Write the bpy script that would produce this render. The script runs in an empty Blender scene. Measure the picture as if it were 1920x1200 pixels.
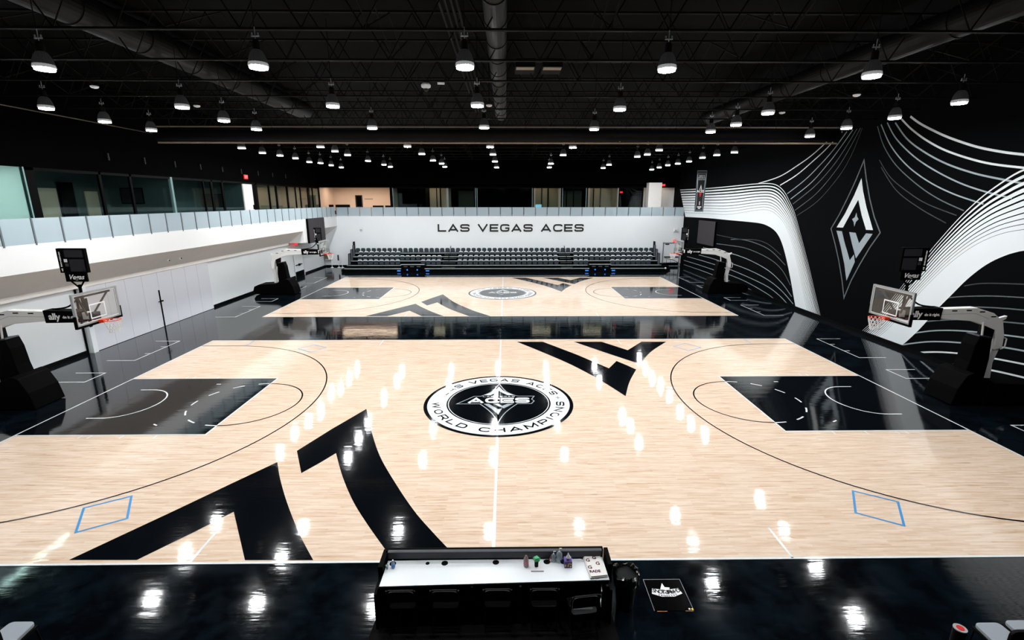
import bpy, bmesh, math, random
from math import pi, sin, cos, radians
from mathutils import Vector, Matrix
from mathutils.geometry import tessellate_polygon
random.seed(7)
SC = bpy.context.scene
COL = SC.collection

# ------------------------------------------------------------ camera, world, exposure
cd = bpy.data.cameras.new('camera'); cam = bpy.data.objects.new('camera', cd); COL.objects.link(cam)
cam.location = (0.274, -16.206, 6.982)
cam.rotation_euler = (pi/2 - 0.2410, 0, -0.0125)
cd.sensor_width = 36; cd.sensor_fit = 'HORIZONTAL'; cd.lens = 911.7/1920*36
cd.clip_end = 300
SC.camera = cam
w = bpy.data.worlds.new('world'); SC.world = w; w.use_nodes = True
w.node_tree.nodes['Background'].inputs[0].default_value = (0.6, 0.7, 0.8, 1)
w.node_tree.nodes['Background'].inputs[1].default_value = 0.0
SC.view_settings.view_transform = 'Standard'; SC.view_settings.look = 'None'
SC.view_settings.gamma = 1; SC.view_settings.use_curve_mapping = False
SC.view_settings.exposure = 0.0
LAMP_STRENGTH = 400.0
try:
    SC.cycles.caustics_reflective = False; SC.cycles.caustics_refractive = False
    SC.cycles.sample_clamp_indirect = 4; SC.cycles.max_bounces = 8
    SC.cycles.transparent_max_bounces = 16; SC.cycles.use_denoising = True
    SC.cycles.use_light_tree = True
except Exception: pass

TV1 = (-22.95, -21.6, 6.78, 7.72); TV2 = (-23.0, -21.45, 6.48, 7.47)
# ------------------------------------------------------------ materials
def srgb(r, g, b):
    f = lambda c: c/12.92 if c <= 0.04045 else ((c+0.055)/1.055)**2.4
    return (f(r/255), f(g/255), f(b/255), 1)
def mat(name, col, rough=.5, metal=0, spec=.5, emit=0, ecol=None, noise=0, nscale=8, coat=0, coatr=.05):
    m = bpy.data.materials.new(name); m.use_nodes = True
    nt = m.node_tree; b = nt.nodes['Principled BSDF']
    b.inputs['Base Color'].default_value = col; b.inputs['Roughness'].default_value = rough
    b.inputs['Metallic'].default_value = metal; b.inputs['Specular IOR Level'].default_value = spec
    b.inputs['Coat Weight'].default_value = coat; b.inputs['Coat Roughness'].default_value = coatr
    if emit:
        b.inputs['Emission Color'].default_value = ecol or col; b.inputs['Emission Strength'].default_value = emit
    if noise:
        tc = nt.nodes.new('ShaderNodeTexCoord'); n = nt.nodes.new('ShaderNodeTexNoise'); n.inputs['Scale'].default_value = nscale
        n.inputs['Detail'].default_value = 6
        r = nt.nodes.new('ShaderNodeMapRange'); r.inputs['To Min'].default_value = 1-noise; r.inputs['To Max'].default_value = 1+noise
        r.inputs['From Min'].default_value = .3; r.inputs['From Max'].default_value = .7
        h = nt.nodes.new('ShaderNodeHueSaturation'); h.inputs['Color'].default_value = col
        nt.links.new(tc.outputs['Object'], n.inputs['Vector']); nt.links.new(n.outputs['Fac'], r.inputs['Value'])
        nt.links.new(r.outputs['Result'], h.inputs['Value']); nt.links.new(h.outputs['Color'], b.inputs['Base Color'])
    return m
def glass(name, tint, refl=.12, rough=.02, diff=None, dfac=0, roughg=.03):
    m = bpy.data.materials.new(name); m.use_nodes = True; nt = m.node_tree; nt.nodes.clear()
    o = nt.nodes.new('ShaderNodeOutputMaterial'); t = nt.nodes.new('ShaderNodeBsdfTransparent'); t.inputs[0].default_value = tint
    g = nt.nodes.new('ShaderNodeBsdfGlossy'); g.inputs['Roughness'].default_value = roughg; g.inputs[0].default_value = (1, 1, 1, 1)
    f = nt.nodes.new('ShaderNodeLayerWeight'); f.inputs['Blend'].default_value = .5
    pw = nt.nodes.new('ShaderNodeMath'); pw.operation = 'POWER'; pw.inputs[1].default_value = 4
    mr = nt.nodes.new('ShaderNodeMath'); mr.operation = 'MULTIPLY_ADD'; mr.inputs[1].default_value = .7; mr.inputs[2].default_value = refl; mr.use_clamp = True
    nt.links.new(f.outputs['Facing'], pw.inputs[0])
    mx = nt.nodes.new('ShaderNodeMixShader')
    nt.links.new(pw.outputs[0], mr.inputs[0]); nt.links.new(mr.outputs[0], mx.inputs[0])
    src = t.outputs[0]
    if diff:
        d = nt.nodes.new('ShaderNodeBsdfDiffuse'); d.inputs[0].default_value = diff
        m2 = nt.nodes.new('ShaderNodeMixShader'); m2.inputs[0].default_value = dfac
        nt.links.new(t.outputs[0], m2.inputs[1]); nt.links.new(d.outputs[0], m2.inputs[2]); src = m2.outputs[0]
    nt.links.new(src, mx.inputs[1]); nt.links.new(g.outputs[0], mx.inputs[2]); nt.links.new(mx.outputs[0], o.inputs[0])
    return m

def floor_bump(nt, b):
    # gentle board-to-board waviness of the lacquered floor, drawn out along the boards
    tc = nt.nodes.new('ShaderNodeTexCoord')
    mp = nt.nodes.new('ShaderNodeMapping'); mp.inputs['Scale'].default_value = (0.45, 2.6, 1)
    n = nt.nodes.new('ShaderNodeTexNoise'); n.inputs['Scale'].default_value = 1.6; n.inputs['Detail'].default_value = 4
    mp2 = nt.nodes.new('ShaderNodeMapping'); mp2.inputs['Scale'].default_value = (1.2, 14, 1)
    n2 = nt.nodes.new('ShaderNodeTexNoise'); n2.inputs['Scale'].default_value = 1.3; n2.inputs['Detail'].default_value = 2
    ad = nt.nodes.new('ShaderNodeMath'); ad.operation = 'MULTIPLY_ADD'; ad.inputs[1].default_value = .22
    bu = nt.nodes.new('ShaderNodeBump'); bu.inputs['Strength'].default_value = 1; bu.inputs['Distance'].default_value = .0022
    nt.links.new(tc.outputs['Object'], mp.inputs[0]); nt.links.new(mp.outputs[0], n.inputs['Vector'])
    nt.links.new(tc.outputs['Object'], mp2.inputs[0]); nt.links.new(mp2.outputs[0], n2.inputs['Vector'])
    nt.links.new(n2.outputs['Fac'], ad.inputs[0]); nt.links.new(n.outputs['Fac'], ad.inputs[2])
    nt.links.new(ad.outputs[0], bu.inputs['Height'])
    nt.links.new(bu.outputs[0], b.inputs['Normal'])
    if 'Coat Normal' in b.inputs: nt.links.new(bu.outputs[0], b.inputs['Coat Normal'])
    return tc
def paint(name, col, rough=.06):
    m = mat(name, col, rough, spec=.55); floor_bump(m.node_tree, m.node_tree.nodes['Principled BSDF']); return m

M = {}
# black lacquered surround with faint scuffs
m = paint('black_lacquer', srgb(6, 9, 13), .07); nt = m.node_tree; b = nt.nodes['Principled BSDF']
tc = nt.nodes.new('ShaderNodeTexCoord')
n = nt.nodes.new('ShaderNodeTexNoise'); n.inputs['Scale'].default_value = 1.1; n.inputs['Detail'].default_value = 9; n.inputs['Roughness'].default_value = .72
cr = nt.nodes.new('ShaderNodeValToRGB'); cr.color_ramp.elements[0].position = .42; cr.color_ramp.elements[0].color = srgb(4, 6, 9)
cr.color_ramp.elements[1].position = .75; cr.color_ramp.elements[1].color = srgb(13, 26, 34)
nt.links.new(tc.outputs['Object'], n.inputs['Vector']); nt.links.new(n.outputs['Fac'], cr.inputs[0]); nt.links.new(cr.outputs[0], b.inputs['Base Color'])
rr = nt.nodes.new('ShaderNodeMapRange'); rr.inputs['To Min'].default_value = .035; rr.inputs['To Max'].default_value = .10; rr.inputs['From Min'].default_value = .35; rr.inputs['From Max'].default_value = .7
nt.links.new(n.outputs['Fac'], rr.inputs['Value']); nt.links.new(rr.outputs[0], b.inputs['Roughness'])
M['black'] = m
M['black_paint'] = paint('black_court_paint', srgb(7, 10, 14), .06)
M['white_paint'] = paint('white_court_paint', srgb(228, 232, 233), .09)
M['grey_paint'] = paint('grey_court_paint', srgb(150, 160, 165), .12)
M['blue_tape'] = paint('blue_tape', srgb(40, 140, 205), .4)
# maple strips
m = paint('maple_strip', srgb(235, 205, 175), .05); nt = m.node_tree; b = nt.nodes['Principled BSDF']; b.inputs['Specular IOR Level'].default_value = .42
tc = nt.nodes.new('ShaderNodeTexCoord')
def brick(ox, l):
    mp = nt.nodes.new('ShaderNodeMapping'); mp.inputs['Location'].default_value = (ox, 0, 0)
    nt.links.new(tc.outputs['Object'], mp.inputs[0])
    k = nt.nodes.new('ShaderNodeTexBrick'); k.offset = .37; k.offset_frequency = 2; k.squash = 1
    k.inputs['Scale'].default_value = 1; k.inputs['Brick Width'].default_value = l; k.inputs['Row Height'].default_value = .058
    k.inputs['Mortar Size'].default_value = .0008; k.inputs['Mortar Smooth'].default_value = .2; k.inputs['Bias'].default_value = 0
    k.inputs['Color1'].default_value = (0, 0, 0, 1); k.inputs['Color2'].default_value = (1, 1, 1, 1); k.inputs['Mortar'].default_value = (.15, .15, .15, 1)
    nt.links.new(mp.outputs[0], k.inputs['Vector']); return k
k1 = brick(0, .83)
mpn = nt.nodes.new('ShaderNodeMapping'); mpn.inputs['Scale'].default_value = (1.3, 15.5, 1)
nt.links.new(tc.outputs['Object'], mpn.inputs[0])
nn = nt.nodes.new('ShaderNodeTexNoise'); nn.inputs['Scale'].default_value = 1; nn.inputs['Detail'].default_value = 3; nn.inputs['Roughness'].default_value = .65
nt.links.new(mpn.outputs[0], nn.inputs['Vector'])
ma = nt.nodes.new('ShaderNodeMath'); ma.operation = 'MULTIPLY_ADD'; ma.inputs[1].default_value = .22
nt.links.new(k1.outputs['Color'], ma.inputs[0]); nt.links.new(nn.outputs['Fac'], ma.inputs[2])
cr = nt.nodes.new('ShaderNodeValToRGB'); e = cr.color_ramp.elements
e[0].position = .28; e[0].color = srgb(188, 147, 116); e[1].position = .78; e[1].color = srgb(235, 214, 194)
x = cr.color_ramp.elements.new(.42); x.color = srgb(216, 185, 157); x = cr.color_ramp.elements.new(.58); x.color = srgb(225, 200, 176)
nt.links.new(ma.outputs[0], cr.inputs[0]); nt.links.new(cr.outputs[0], b.inputs['Base Color'])
M['wood'] = m

M['wall_white'] = mat('white_wall_paint', srgb(230, 235, 238), .6, noise=.015, nscale=.4)
M['fascia'] = mat('white_fascia_paint', srgb(228, 229, 230), .6)
M['soffit'] = mat('grey_soffit_paint', srgb(236, 232, 228), .7, noise=.02, nscale=2)
M['panel'] = mat('pale_partition_panel', srgb(218, 220, 228), .5)
M['ceil'] = mat('black_ceiling', srgb(3, 3, 3), .9, spec=.05)
M['steel_black'] = mat('black_joist_paint', srgb(13, 11, 10), .7, spec=.06)
M['duct'] = mat('black_spiral_duct', srgb(13, 12, 12), .55, spec=.1, noise=.25, nscale=3)
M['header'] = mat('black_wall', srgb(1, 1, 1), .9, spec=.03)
M['mural_black'] = mat('mural_black', srgb(4, 5, 7), .85, spec=.04)
M['mural_white'] = mat('mural_white', srgb(222, 228, 231), .65)
M['mural_grey'] = mat('mural_grey', srgb(150, 163, 170), .65)
M['mural_dim'] = mat('mural_dim_grey', srgb(88, 98, 104), .7)
M['mural_faint'] = mat('mural_faint_grey', srgb(44, 50, 55), .7)
M['rubber'] = mat('black_rubber', srgb(3, 3, 4), .5, spec=.1)
M['base'] = mat('black_baseboard', srgb(2, 2, 2), .5, spec=.08)
M['vinyl'] = mat('black_vinyl_pad', srgb(3, 3, 3), .6, spec=.03)
M['vinyl_grey'] = mat('charcoal_vinyl', srgb(44, 47, 54), .5)
M['white_metal'] = mat('white_powder_coat', srgb(232, 230, 227), .35)
M['alu'] = mat('brushed_aluminium', srgb(190, 195, 198), .35, .8)
M['chrome'] = mat('chrome', srgb(200, 200, 200), .15, 1)
M['rail_post'] = mat('grey_steel_post', srgb(112, 120, 126), .4, .5)
M['rail_glass'] = glass('frosted_rail_glass', (.72, .80, .84, 1), .05, diff=srgb(192, 208, 216), dfac=.66)
M['room_glass'] = glass('green_tinted_glass', (.80, .89, .87, 1), .03)
M['board_glass'] = glass('backboard_glass', (.93, .92, .90, 1), .04)
M['mullion'] = mat('black_mullion', srgb(1, 1, 1), .5, spec=.04)
M['mullion_teal'] = mat('glass_edge', srgb(120, 150, 150), .3)
M['orange'] = mat('orange_rim_paint', srgb(238, 62, 22), .35)
M['net'] = mat('white_net_cord', srgb(235, 235, 235), .8)
M['screen'] = mat('dark_display', srgb(38, 38, 44), .5, spec=.15)
M['white'] = mat('plain_white', srgb(238, 238, 238), .5)
M['board_grey'] = mat('dark_grey_board', srgb(52, 48, 52), .6, spec=.2)
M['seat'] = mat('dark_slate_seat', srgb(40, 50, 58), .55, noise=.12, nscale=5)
M['seat_top_band'] = mat('pale_seat_top', srgb(232, 236, 238), .5)
M['bleach'] = mat('black_bleacher', srgb(2, 2, 2), .6, spec=.05)
M['nosing'] = mat('pale_deck_edge', srgb(178, 190, 194), .4)
M['mesh'] = mat('grey_guard_panel', srgb(92, 98, 103), .6)
M['blue_led'] = mat('blue_light', srgb(60, 130, 255), .4, emit=.7, ecol=srgb(50, 125, 255))
M['red_led'] = mat('red_sign', srgb(225, 20, 25), .4, emit=1.3, ecol=srgb(255, 20, 30))
M['sign_dark'] = mat('sign_housing', srgb(35, 30, 32), .5)
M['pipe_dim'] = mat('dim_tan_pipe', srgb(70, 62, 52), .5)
M['pipe'] = mat('tan_pipe', srgb(150, 132, 115), .4, spec=.5)
M['lens'] = mat('lamp_lens', (1, 1, 1, 1), .3, emit=LAMP_STRENGTH, ecol=(.97, .99, 1, 1))
M['refractor'] = mat('ribbed_refractor', srgb(44, 45, 48), .4, spec=.3, emit=.008, ecol=(1, 1, 1, 1))
M['refr_low'] = mat('refractor_glow', srgb(120, 120, 124), .3, emit=.22, ecol=(1, 1, 1, 1))
M['warm_panel'] = mat('warm_light_panel', (1, 1, 1, 1), .4, emit=6.5, ecol=srgb(255, 226, 200))
M['cool_panel'] = mat('cool_light_panel', (1, 1, 1, 1), .4, emit=34, ecol=srgb(225, 245, 240))
M['dim_panel'] = mat('dim_light_panel', (1, 1, 1, 1), .4, emit=5, ecol=srgb(235, 240, 235))
M['faint_panel'] = mat('faint_light_panel', (1, 1, 1, 1), .4, emit=1.3, ecol=srgb(235, 240, 235))
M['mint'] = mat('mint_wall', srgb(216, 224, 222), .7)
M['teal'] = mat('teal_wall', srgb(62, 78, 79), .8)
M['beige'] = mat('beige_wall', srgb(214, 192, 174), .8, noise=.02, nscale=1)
M['taupe'] = mat('taupe_wall', srgb(150, 136, 118), .8)
M['carpet'] = mat('grey_carpet', srgb(24, 22, 22), .95, spec=.05, noise=.2, nscale=30)
M['table_white'] = mat('white_laminate', srgb(236, 240, 243), .3)
M['folding'] = mat('black_folding_chair', srgb(4, 4, 5), .4, spec=.2)
M['liner'] = mat('black_bin_liner', srgb(12, 12, 14), .22, spec=.7)
M['pad_grey'] = mat('grey_seat_pad', srgb(150, 156, 164), .6)
M['silver'] = mat('silver_rim', srgb(170, 165, 165), .4)
M['clear'] = glass('clear_plastic', (.86, .92, .94, 1), .10)
M['clearish'] = glass('milky_plastic', (.8, .86, .88, 1), .10, diff=srgb(200, 214, 220), dfac=.35)
M['red'] = mat('red_plastic', srgb(225, 25, 25), .35)
M['pinkish'] = mat('pink_plastic', srgb(190, 100, 110), .35)
M['blue'] = mat('blue_label', srgb(40, 110, 200), .4)
M['green'] = mat('green_tissue', srgb(70, 165, 110), .7)
M['purple'] = mat('purple_box', srgb(84, 62, 140), .6)
M['yellow'] = mat('yellow_sticker', srgb(250, 225, 20), .5)
M['ink_orange'] = mat('orange_ink', srgb(215, 130, 30), .6)
M['towel'] = mat('white_towel', srgb(236, 232, 228), .9, noise=.03, nscale=20)
M['maroon'] = mat('maroon_print', srgb(70, 25, 45), .8)
M['black_print'] = mat('black_print', srgb(10, 10, 12), .6)
M['white_print'] = mat('white_print', srgb(240, 240, 240), .5)
M['grey_print'] = mat('grey_print', srgb(150, 150, 155), .5)
M['mat_sheet'] = mat('black_floor_mat', srgb(4, 4, 5), .1, spec=.3)

# ------------------------------------------------------------ outlines of the painted shapes, in metres
band_far_outer = [(38.764,8.133),(30.849,8.129),(25.421,8.197),(22.453,8.243),(20.353,8.212),(19.117,8.05),(18.109,7.608),(17.305,6.956),(16.49,6.157),(15.31,4.559),(14.158,2.927),(13.293,1.604),(12.291,0.065)]
band_far_inner = [(36.457,5.287),(31.026,5.361),(26.066,5.351),(22.607,5.347),(20.674,5.31),(19.494,5.147),(18.535,4.849),(17.852,4.402),(17.225,3.747),(16.504,2.737),(15.815,1.632),(15.382,0.866),(14.9,0.052)]
band_near_outer = [(2.302,8.114),(2.707,7.913),(3.055,7.667),(3.598,7.242),(4.09,6.753),(4.596,6.16),(5.117,5.453),(5.526,4.871),(6.091,3.996),(6.697,3.057),(7.348,2.049),(8.06,1.007),(8.921,0.035)]
band_near_inner = [(1.59,5.184),(1.889,5.088),(2.191,4.955),(2.678,4.658),(3.136,4.258),(3.597,3.733),(4.029,3.125),(4.555,2.388),(4.888,1.847),(5.237,1.291),(5.615,0.767),(5.936,0.358),(6.285,0.002)]
sweep_far = [[(21.771,8.234),(19.016,8.587),(17.012,9.17),(15.272,9.824),(13.423,10.8)],[(18.697,8.014),(16.876,8.603),(15.175,9.418),(14.11,9.991),(12.93,10.784)],[(17.674,7.425),(15.821,8.279),(14.412,9.154),(13.436,9.876),(12.517,10.731)],[(17.186,7.072),(15.205,8.04),(13.875,9.015),(12.958,9.83),(12.051,10.762)],[(16.858,6.749),(14.788,7.814),(13.355,8.881),(12.495,9.785),(11.731,10.765)],[(16.516,6.351),(14.507,7.384),(12.985,8.66),(12.171,9.659),(11.46,10.774)],[(16.196,6.027),(14.229,6.958),(12.6,8.346),(11.831,9.441),(11.321,10.755)]]
sweep_near = [[(8.156,10.837),(7.555,10.459),(6.783,10.064),(5.772,9.606),(4.427,9.106),(3.259,8.793),(2.393,8.62)],[(8.678,10.799),(7.901,10.212),(6.856,9.582),(5.627,9.011),(3.89,8.447),(2.277,8.144)],[(9.038,10.691),(8.125,9.844),(7.048,9.18),(5.688,8.54),(4.25,8.058),(3.009,7.764),(2.14,7.578)],[(9.572,10.768),(8.796,9.922),(7.501,8.986),(6.163,8.271),(4.801,7.692),(3.618,7.325),(2.501,7.065)],[(9.982,10.743),(9.063,9.62),(7.826,8.61),(6.43,7.824),(5.032,7.261),(3.575,6.842)],[(10.214,10.69),(9.543,9.669),(8.49,8.654),(6.984,7.686),(5.682,7.041),(4.365,6.569)],[(9.681,8.995),(8.69,8.077),(7.297,7.29),(6.184,6.808),(4.646,6.365)],[(9.472,8.634),(8.203,7.471),(6.632,6.645),(5.079,6.028)]]
under_far = [[(35.753,0.295),(30.649,0.325),(26.86,0.284),(24.418,0.296),(21.948,0.269),(19.542,0.04)],[(35.859,0.741),(31.977,0.779),(26.755,0.78),(24.437,0.795),(21.782,0.685),(18.461,0.327),(17.312,0.047)],[(35.025,1.235),(30.878,1.284),(26.651,1.271),(24.445,1.248),(21.184,1.078),(18.588,0.857),(16.938,0.504),(15.786,0.103)],[(31.929,1.739),(28.965,1.763),(26.431,1.725),(24.177,1.778),(21.32,1.644),(18.706,1.349),(16.831,0.902),(15.263,0.287)],[(31.049,2.556),(26.638,2.594),(24.08,2.59),(21.504,2.412),(18.869,2.029),(16.961,1.442),(15.558,0.736)],[(28.117,3.167),(25.53,3.252),(22.403,3.278),(19.078,2.899),(17.177,2.341),(15.854,1.444)],[(25.347,3.764),(23.454,3.909),(21.088,3.809),(18.846,3.464),(16.795,2.687)],[(28.308,3.967),(24.107,3.903),(21.145,4.047),(19.314,3.882),(17.476,3.305)]]
under_near = [[(3.605,3.516),(3.059,3.703),(2.371,3.835),(1.298,3.98)],[(4.393,2.832),(3.676,3.049),(2.409,3.323),(1.181,3.502)],[(4.791,2.224),(3.804,2.544),(2.891,2.772),(1.842,2.953),(1.072,3.052)],[(5.275,1.549),(4.171,1.915),(2.99,2.217),(1.819,2.43),(0.954,2.564)],[(5.731,0.863),(4.702,1.278),(3.756,1.557),(2.82,1.757),(1.751,1.935),(0.833,2.067)],[(6.188,0.167),(4.921,0.695),(3.947,0.993),(2.928,1.223),(1.588,1.477),(0.717,1.588)],[(5.397,0.026),(4.156,0.458),(2.936,0.757),(1.728,0.964),(0.601,1.11)],[(3.977,0.003),(3.054,0.229),(1.693,0.485),(0.485,0.631)]]
dia_outline = [(10.778,9.066),(10.36,8.06),(9.858,7.034),(9.335,6.156),(8.734,5.385),(9.268,4.591),(9.778,3.642),(10.23,2.687),(10.568,1.638),(10.988,2.637),(11.495,3.638),(12.041,4.548),(12.595,5.371),(12.061,6.208),(11.599,7.105),(11.173,8.027)]
dia_A = [(10.744,8.152),(10.471,7.488),(10.02,6.65),(9.261,5.486),(9.753,5.47),(10.252,6.192),(10.719,7.023),(11.11,6.335),(11.581,5.49),(12.122,5.475),(11.599,6.255),(11.088,7.269)]
dia_star = [(10.699,6.345),(10.586,6.116),(10.443,6.002),(10.618,5.849),(10.683,5.591),(10.789,5.828),(10.955,5.983),(10.756,6.097)]
dia_L = [(12.087,5.286),(11.616,5.286),(11.233,4.652),(10.861,4.131),(10.607,3.751),(10.353,4.103),(10.19,3.712),(10.595,2.607),(10.984,3.488),(11.531,4.451)]
dia_V = [(11.015,5.275),(10.497,5.267),(10.108,4.733),(9.709,5.291),(9.24,5.289),(9.685,4.618),(10.15,3.908),(10.585,4.57)]
arrow1 = [(-8.477,-7.803),(-7.961,-7.031),(-7.382,-6.169),(-6.714,-5.132),(-6.021,-4.088),(-5.591,-4.886),(-4.985,-5.889),(-4.232,-7.02),(-3.593,-7.869),(-4.957,-7.852),(-5.476,-7.091),(-6.024,-6.286),(-6.483,-6.963),(-7.12,-7.82)]
arrow2 = [(-4.55,-0.6),(-5.235,-2.157),(-5.74,-3.477),(-5.134,-4.659),(-4.836,-4.14),(-4.574,-3.622),(-4.006,-4.813),(-3.396,-5.909),(-2.796,-6.801),(-2.154,-7.68),(-1.999,-7.887),(-0.677,-7.903),(-0.838,-7.697),(-1.306,-7.086),(-1.843,-6.338),(-2.473,-5.295),(-3.263,-3.846),(-3.909,-2.318)]
arrow3 = [(0.815,7.538),(2.144,7.521),(3.534,5.43),(4.67,3.468),(5.213,4.438),(5.527,3.853),(5.795,3.299),(5.137,1.809),(4.654,0.413),(3.994,2.136),(3.154,3.883),(2.124,5.57)]
arrow4 = [(3.717,7.501),(5.127,7.484),(6.109,6.047),(7.153,7.458),(8.409,7.443),(7.13,5.755),(6.152,4.009),(5.054,5.533)]
LAMPS = [(-0.67,-3.73),(-5.5,-3.67),(4.13,-3.55),(-10.64,-3.46),(9.47,-3.0),(14.8,0.39),(-0.65,1.04),(-5.44,1.19),(-10.55,1.45),(4.19,1.66),(-15.28,1.7),(9.66,2.33),(15.0,3.31),(-10.74,4.27),(-15.61,4.59),(9.8,5.12),(14.99,5.98),(-0.64,6.01),(-5.48,6.23),(4.16,6.44),(-10.64,6.62),(-15.48,7.02),(9.61,7.23),(15.05,8.68),(-5.39,13.52),(-0.63,13.75),(-10.52,13.87),(4.23,13.98),(-15.43,14.53),(9.8,15.48),(-10.54,16.41),(15.1,16.8),(-15.66,17.55),(-5.34,18.17),(9.89,18.37),(-0.59,18.51),(14.76,18.71),(4.23,18.85),(-10.56,19.03),(-15.39,19.5),(9.64,20.04),(14.62,20.86),(-15.24,21.7),(-5.37,23.55),(-10.57,24.14),(14.93,24.37),(-0.58,24.56),(-15.63,25.3),(-15.15,26.46),(14.83,26.69),(4.1,26.82),(-5.14,26.94),(9.28,28.02),(-10.32,28.27),(14.6,28.62),(-15.14,28.99),(-5.36,30.98),(-10.4,31.04),(14.72,31.48),(4.39,31.6),(-0.58,31.67),(-15.19,31.85),(9.6,32.31),(14.97,34.73)]
# ------------------------------------------------------------ mesh helpers
class MB:
    def __init__(s): s.v = []; s.f = []
    def add(s, vs, fs):
        o = len(s.v); s.v += [tuple(v) for v in vs]; s.f += [tuple(i+o for i in f) for f in fs]; return s
    def box(s, x0, x1, y0, y1, z0, z1):
        vs = [(x, y, z) for z in (z0, z1) for y in (y0, y1) for x in (x0, x1)]
        return s.add(vs, [(0, 2, 3, 1), (4, 5, 7, 6), (0, 1, 5, 4), (2, 6, 7, 3), (0, 4, 6, 2), (1, 3, 7, 5)])
    def cyl(s, p0, p1, r0, r1=None, n=12, cap=True):
        r1 = r0 if r1 is None else r1
        p0 = Vector(p0); p1 = Vector(p1); d = (p1-p0).normalized()
        a = d.orthogonal().normalized(); c = d.cross(a)
        vs = []
        for p, r in ((p0, r0), (p1, r1)):
            for i in range(n):
                t = 2*pi*i/n; vs.append(p + a*cos(t)*r + c*sin(t)*r)
        fs = [(i, (i+1) % n, n+(i+1) % n, n+i) for i in range(n)]
        if cap: fs += [tuple(reversed(range(n))), tuple(range(n, 2*n))]
        return s.add(vs, fs)
    def tube(s, pts, r, n=6, closed=False):
        pts = [Vector(p) for p in pts]; k = len(pts); vs = []
        up = None
        for i, p in enumerate(pts):
            a = pts[(i-1) % k] if (closed or i) else p; b_ = pts[(i+1) % k] if (closed or i < k-1) else p
            d = (b_-a).normalized()
            if up is None: up = d.orthogonal().normalized()
            up = (up - d*up.dot(d)).normalized(); c = d.cross(up)
            for j in range(n):
                t = 2*pi*j/n; vs.append(p + up*cos(t)*r + c*sin(t)*r)
        fs = []
        for i in range(k if closed else k-1):
            for j in range(n):
                a0 = i*n; b0 = ((i+1) % k)*n
                fs.append((a0+j, a0+(j+1) % n, b0+(j+1) % n, b0+j))
        if not closed: fs += [tuple(reversed(range(n))), tuple(range((k-1)*n, k*n))]
        return s.add(vs, fs)
    def lathe(s, prof, c=(0, 0, 0), n=20, rib=0, sx=1, sy=1):
        vs = []
        for r, z in prof:
            for i in range(n):
                t = 2*pi*i/n; q = r*(1+(rib if i % 2 else 0))
                vs.append((c[0]+q*cos(t)*sx, c[1]+q*sin(t)*sy, c[2]+z))
        fs = []
        for k in range(len(prof)-1):
            for i in range(n): fs.append((k*n+i, k*n+(i+1) % n, (k+1)*n+(i+1) % n, (k+1)*n+i))
        fs += [tuple(reversed(range(n))), tuple(range((len(prof)-1)*n, len(prof)*n))]
        return s.add(vs, fs)
    def poly(s, pts, fn):
        """flat polygon (2-D points) placed by fn(x, y) -> 3-D"""
        tri = tessellate_polygon([[Vector((p[0], p[1], 0)) for p in pts]])
        return s.add([fn(*p) for p in pts], [tuple(t) for t in tri])
    def prism(s, pts, fn, t):
        """fn(x, y, d): polygon extruded from d=0 to d=t"""
        n = len(pts); tri = tessellate_polygon([[Vector((p[0], p[1], 0)) for p in pts]])
        vs = [fn(p[0], p[1], 0) for p in pts] + [fn(p[0], p[1], t) for p in pts]
        fs = [tuple(q) for q in tri] + [tuple(i+n for i in reversed(q)) for q in tri]
        fs += [(i, (i+1) % n, n+(i+1) % n, n+i) for i in range(n)]
        return s.add(vs, fs)
    def ribbon(s, pts, wd, fn, closed=False):
        """flat stroke along 2-D pts; wd is a width or list of widths"""
        q = [pts[0]]
        for p in pts[1:]:
            if math.hypot(p[0]-q[-1][0], p[1]-q[-1][1]) > 1e-5: q.append(p)
        if closed and math.hypot(q[0][0]-q[-1][0], q[0][1]-q[-1][1]) < 1e-5: q.pop()
        pts = q
        k = len(pts); P = [Vector((p[0], p[1])) for p in pts]
        L = []; R = []
        for i in range(k):
            w_ = wd[i] if isinstance(wd, (list, tuple)) else wd
            a = P[i-1] if (i or closed) else None; b_ = P[(i+1) % k] if (i < k-1 or closed) else None
            d1 = (P[i]-a).normalized() if a is not None else None
            d2 = (b_-P[i]).normalized() if b_ is not None else None
            if d1 is None: d1 = d2
            if d2 is None: d2 = d1
            n1 = Vector((-d1.y, d1.x)); n2 = Vector((-d2.y, d2.x)); m_ = n1+n2
            if m_.length < 1e-6: m_ = n1
            m_.normalize(); sc = min(1/max(m_.dot(n1), .2), 3.2)
            L.append(P[i]+m_*w_*.5*sc); R.append(P[i]-m_*w_*.5*sc)
        vs = [fn(p.x, p.y) for p in L]+[fn(p.x, p.y) for p in R]
        fs = [(i, (i+1) % k, k+(i+1) % k, k+i) for i in range(k if closed else k-1)]
        return s.add(vs, fs)
    def build(s, name, material, parent=None, smooth=False, bevel=0, kind=None):
        me = bpy.data.meshes.new(name); me.from_pydata(s.v, [], s.f); me.validate()
        bm = bmesh.new(); bm.from_mesh(me)
        if bevel:
            bmesh.ops.recalc_face_normals(bm, faces=bm.faces)
            bmesh.ops.bevel(bm, geom=[e for e in bm.edges if len(e.link_faces) == 2 and e.calc_face_angle(0) > .5], offset=bevel, segments=2, profile=.6, affect='EDGES')
        else: bmesh.ops.recalc_face_normals(bm, faces=bm.faces)
        bm.to_mesh(me); bm.free()
        if smooth: me.polygons.foreach_set('use_smooth', [True]*len(me.polygons))
        me.materials.append(material)
        o = bpy.data.objects.new(name, me); COL.objects.link(o)
        if parent: o.parent = parent
        if kind: o['kind'] = kind
        return o
def B(*a): return MB().box(*a)
def tag(o, label, cat, group=None):
    o['label'] = label; o['category'] = cat
    if group: o['group'] = group
    return o
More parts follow.
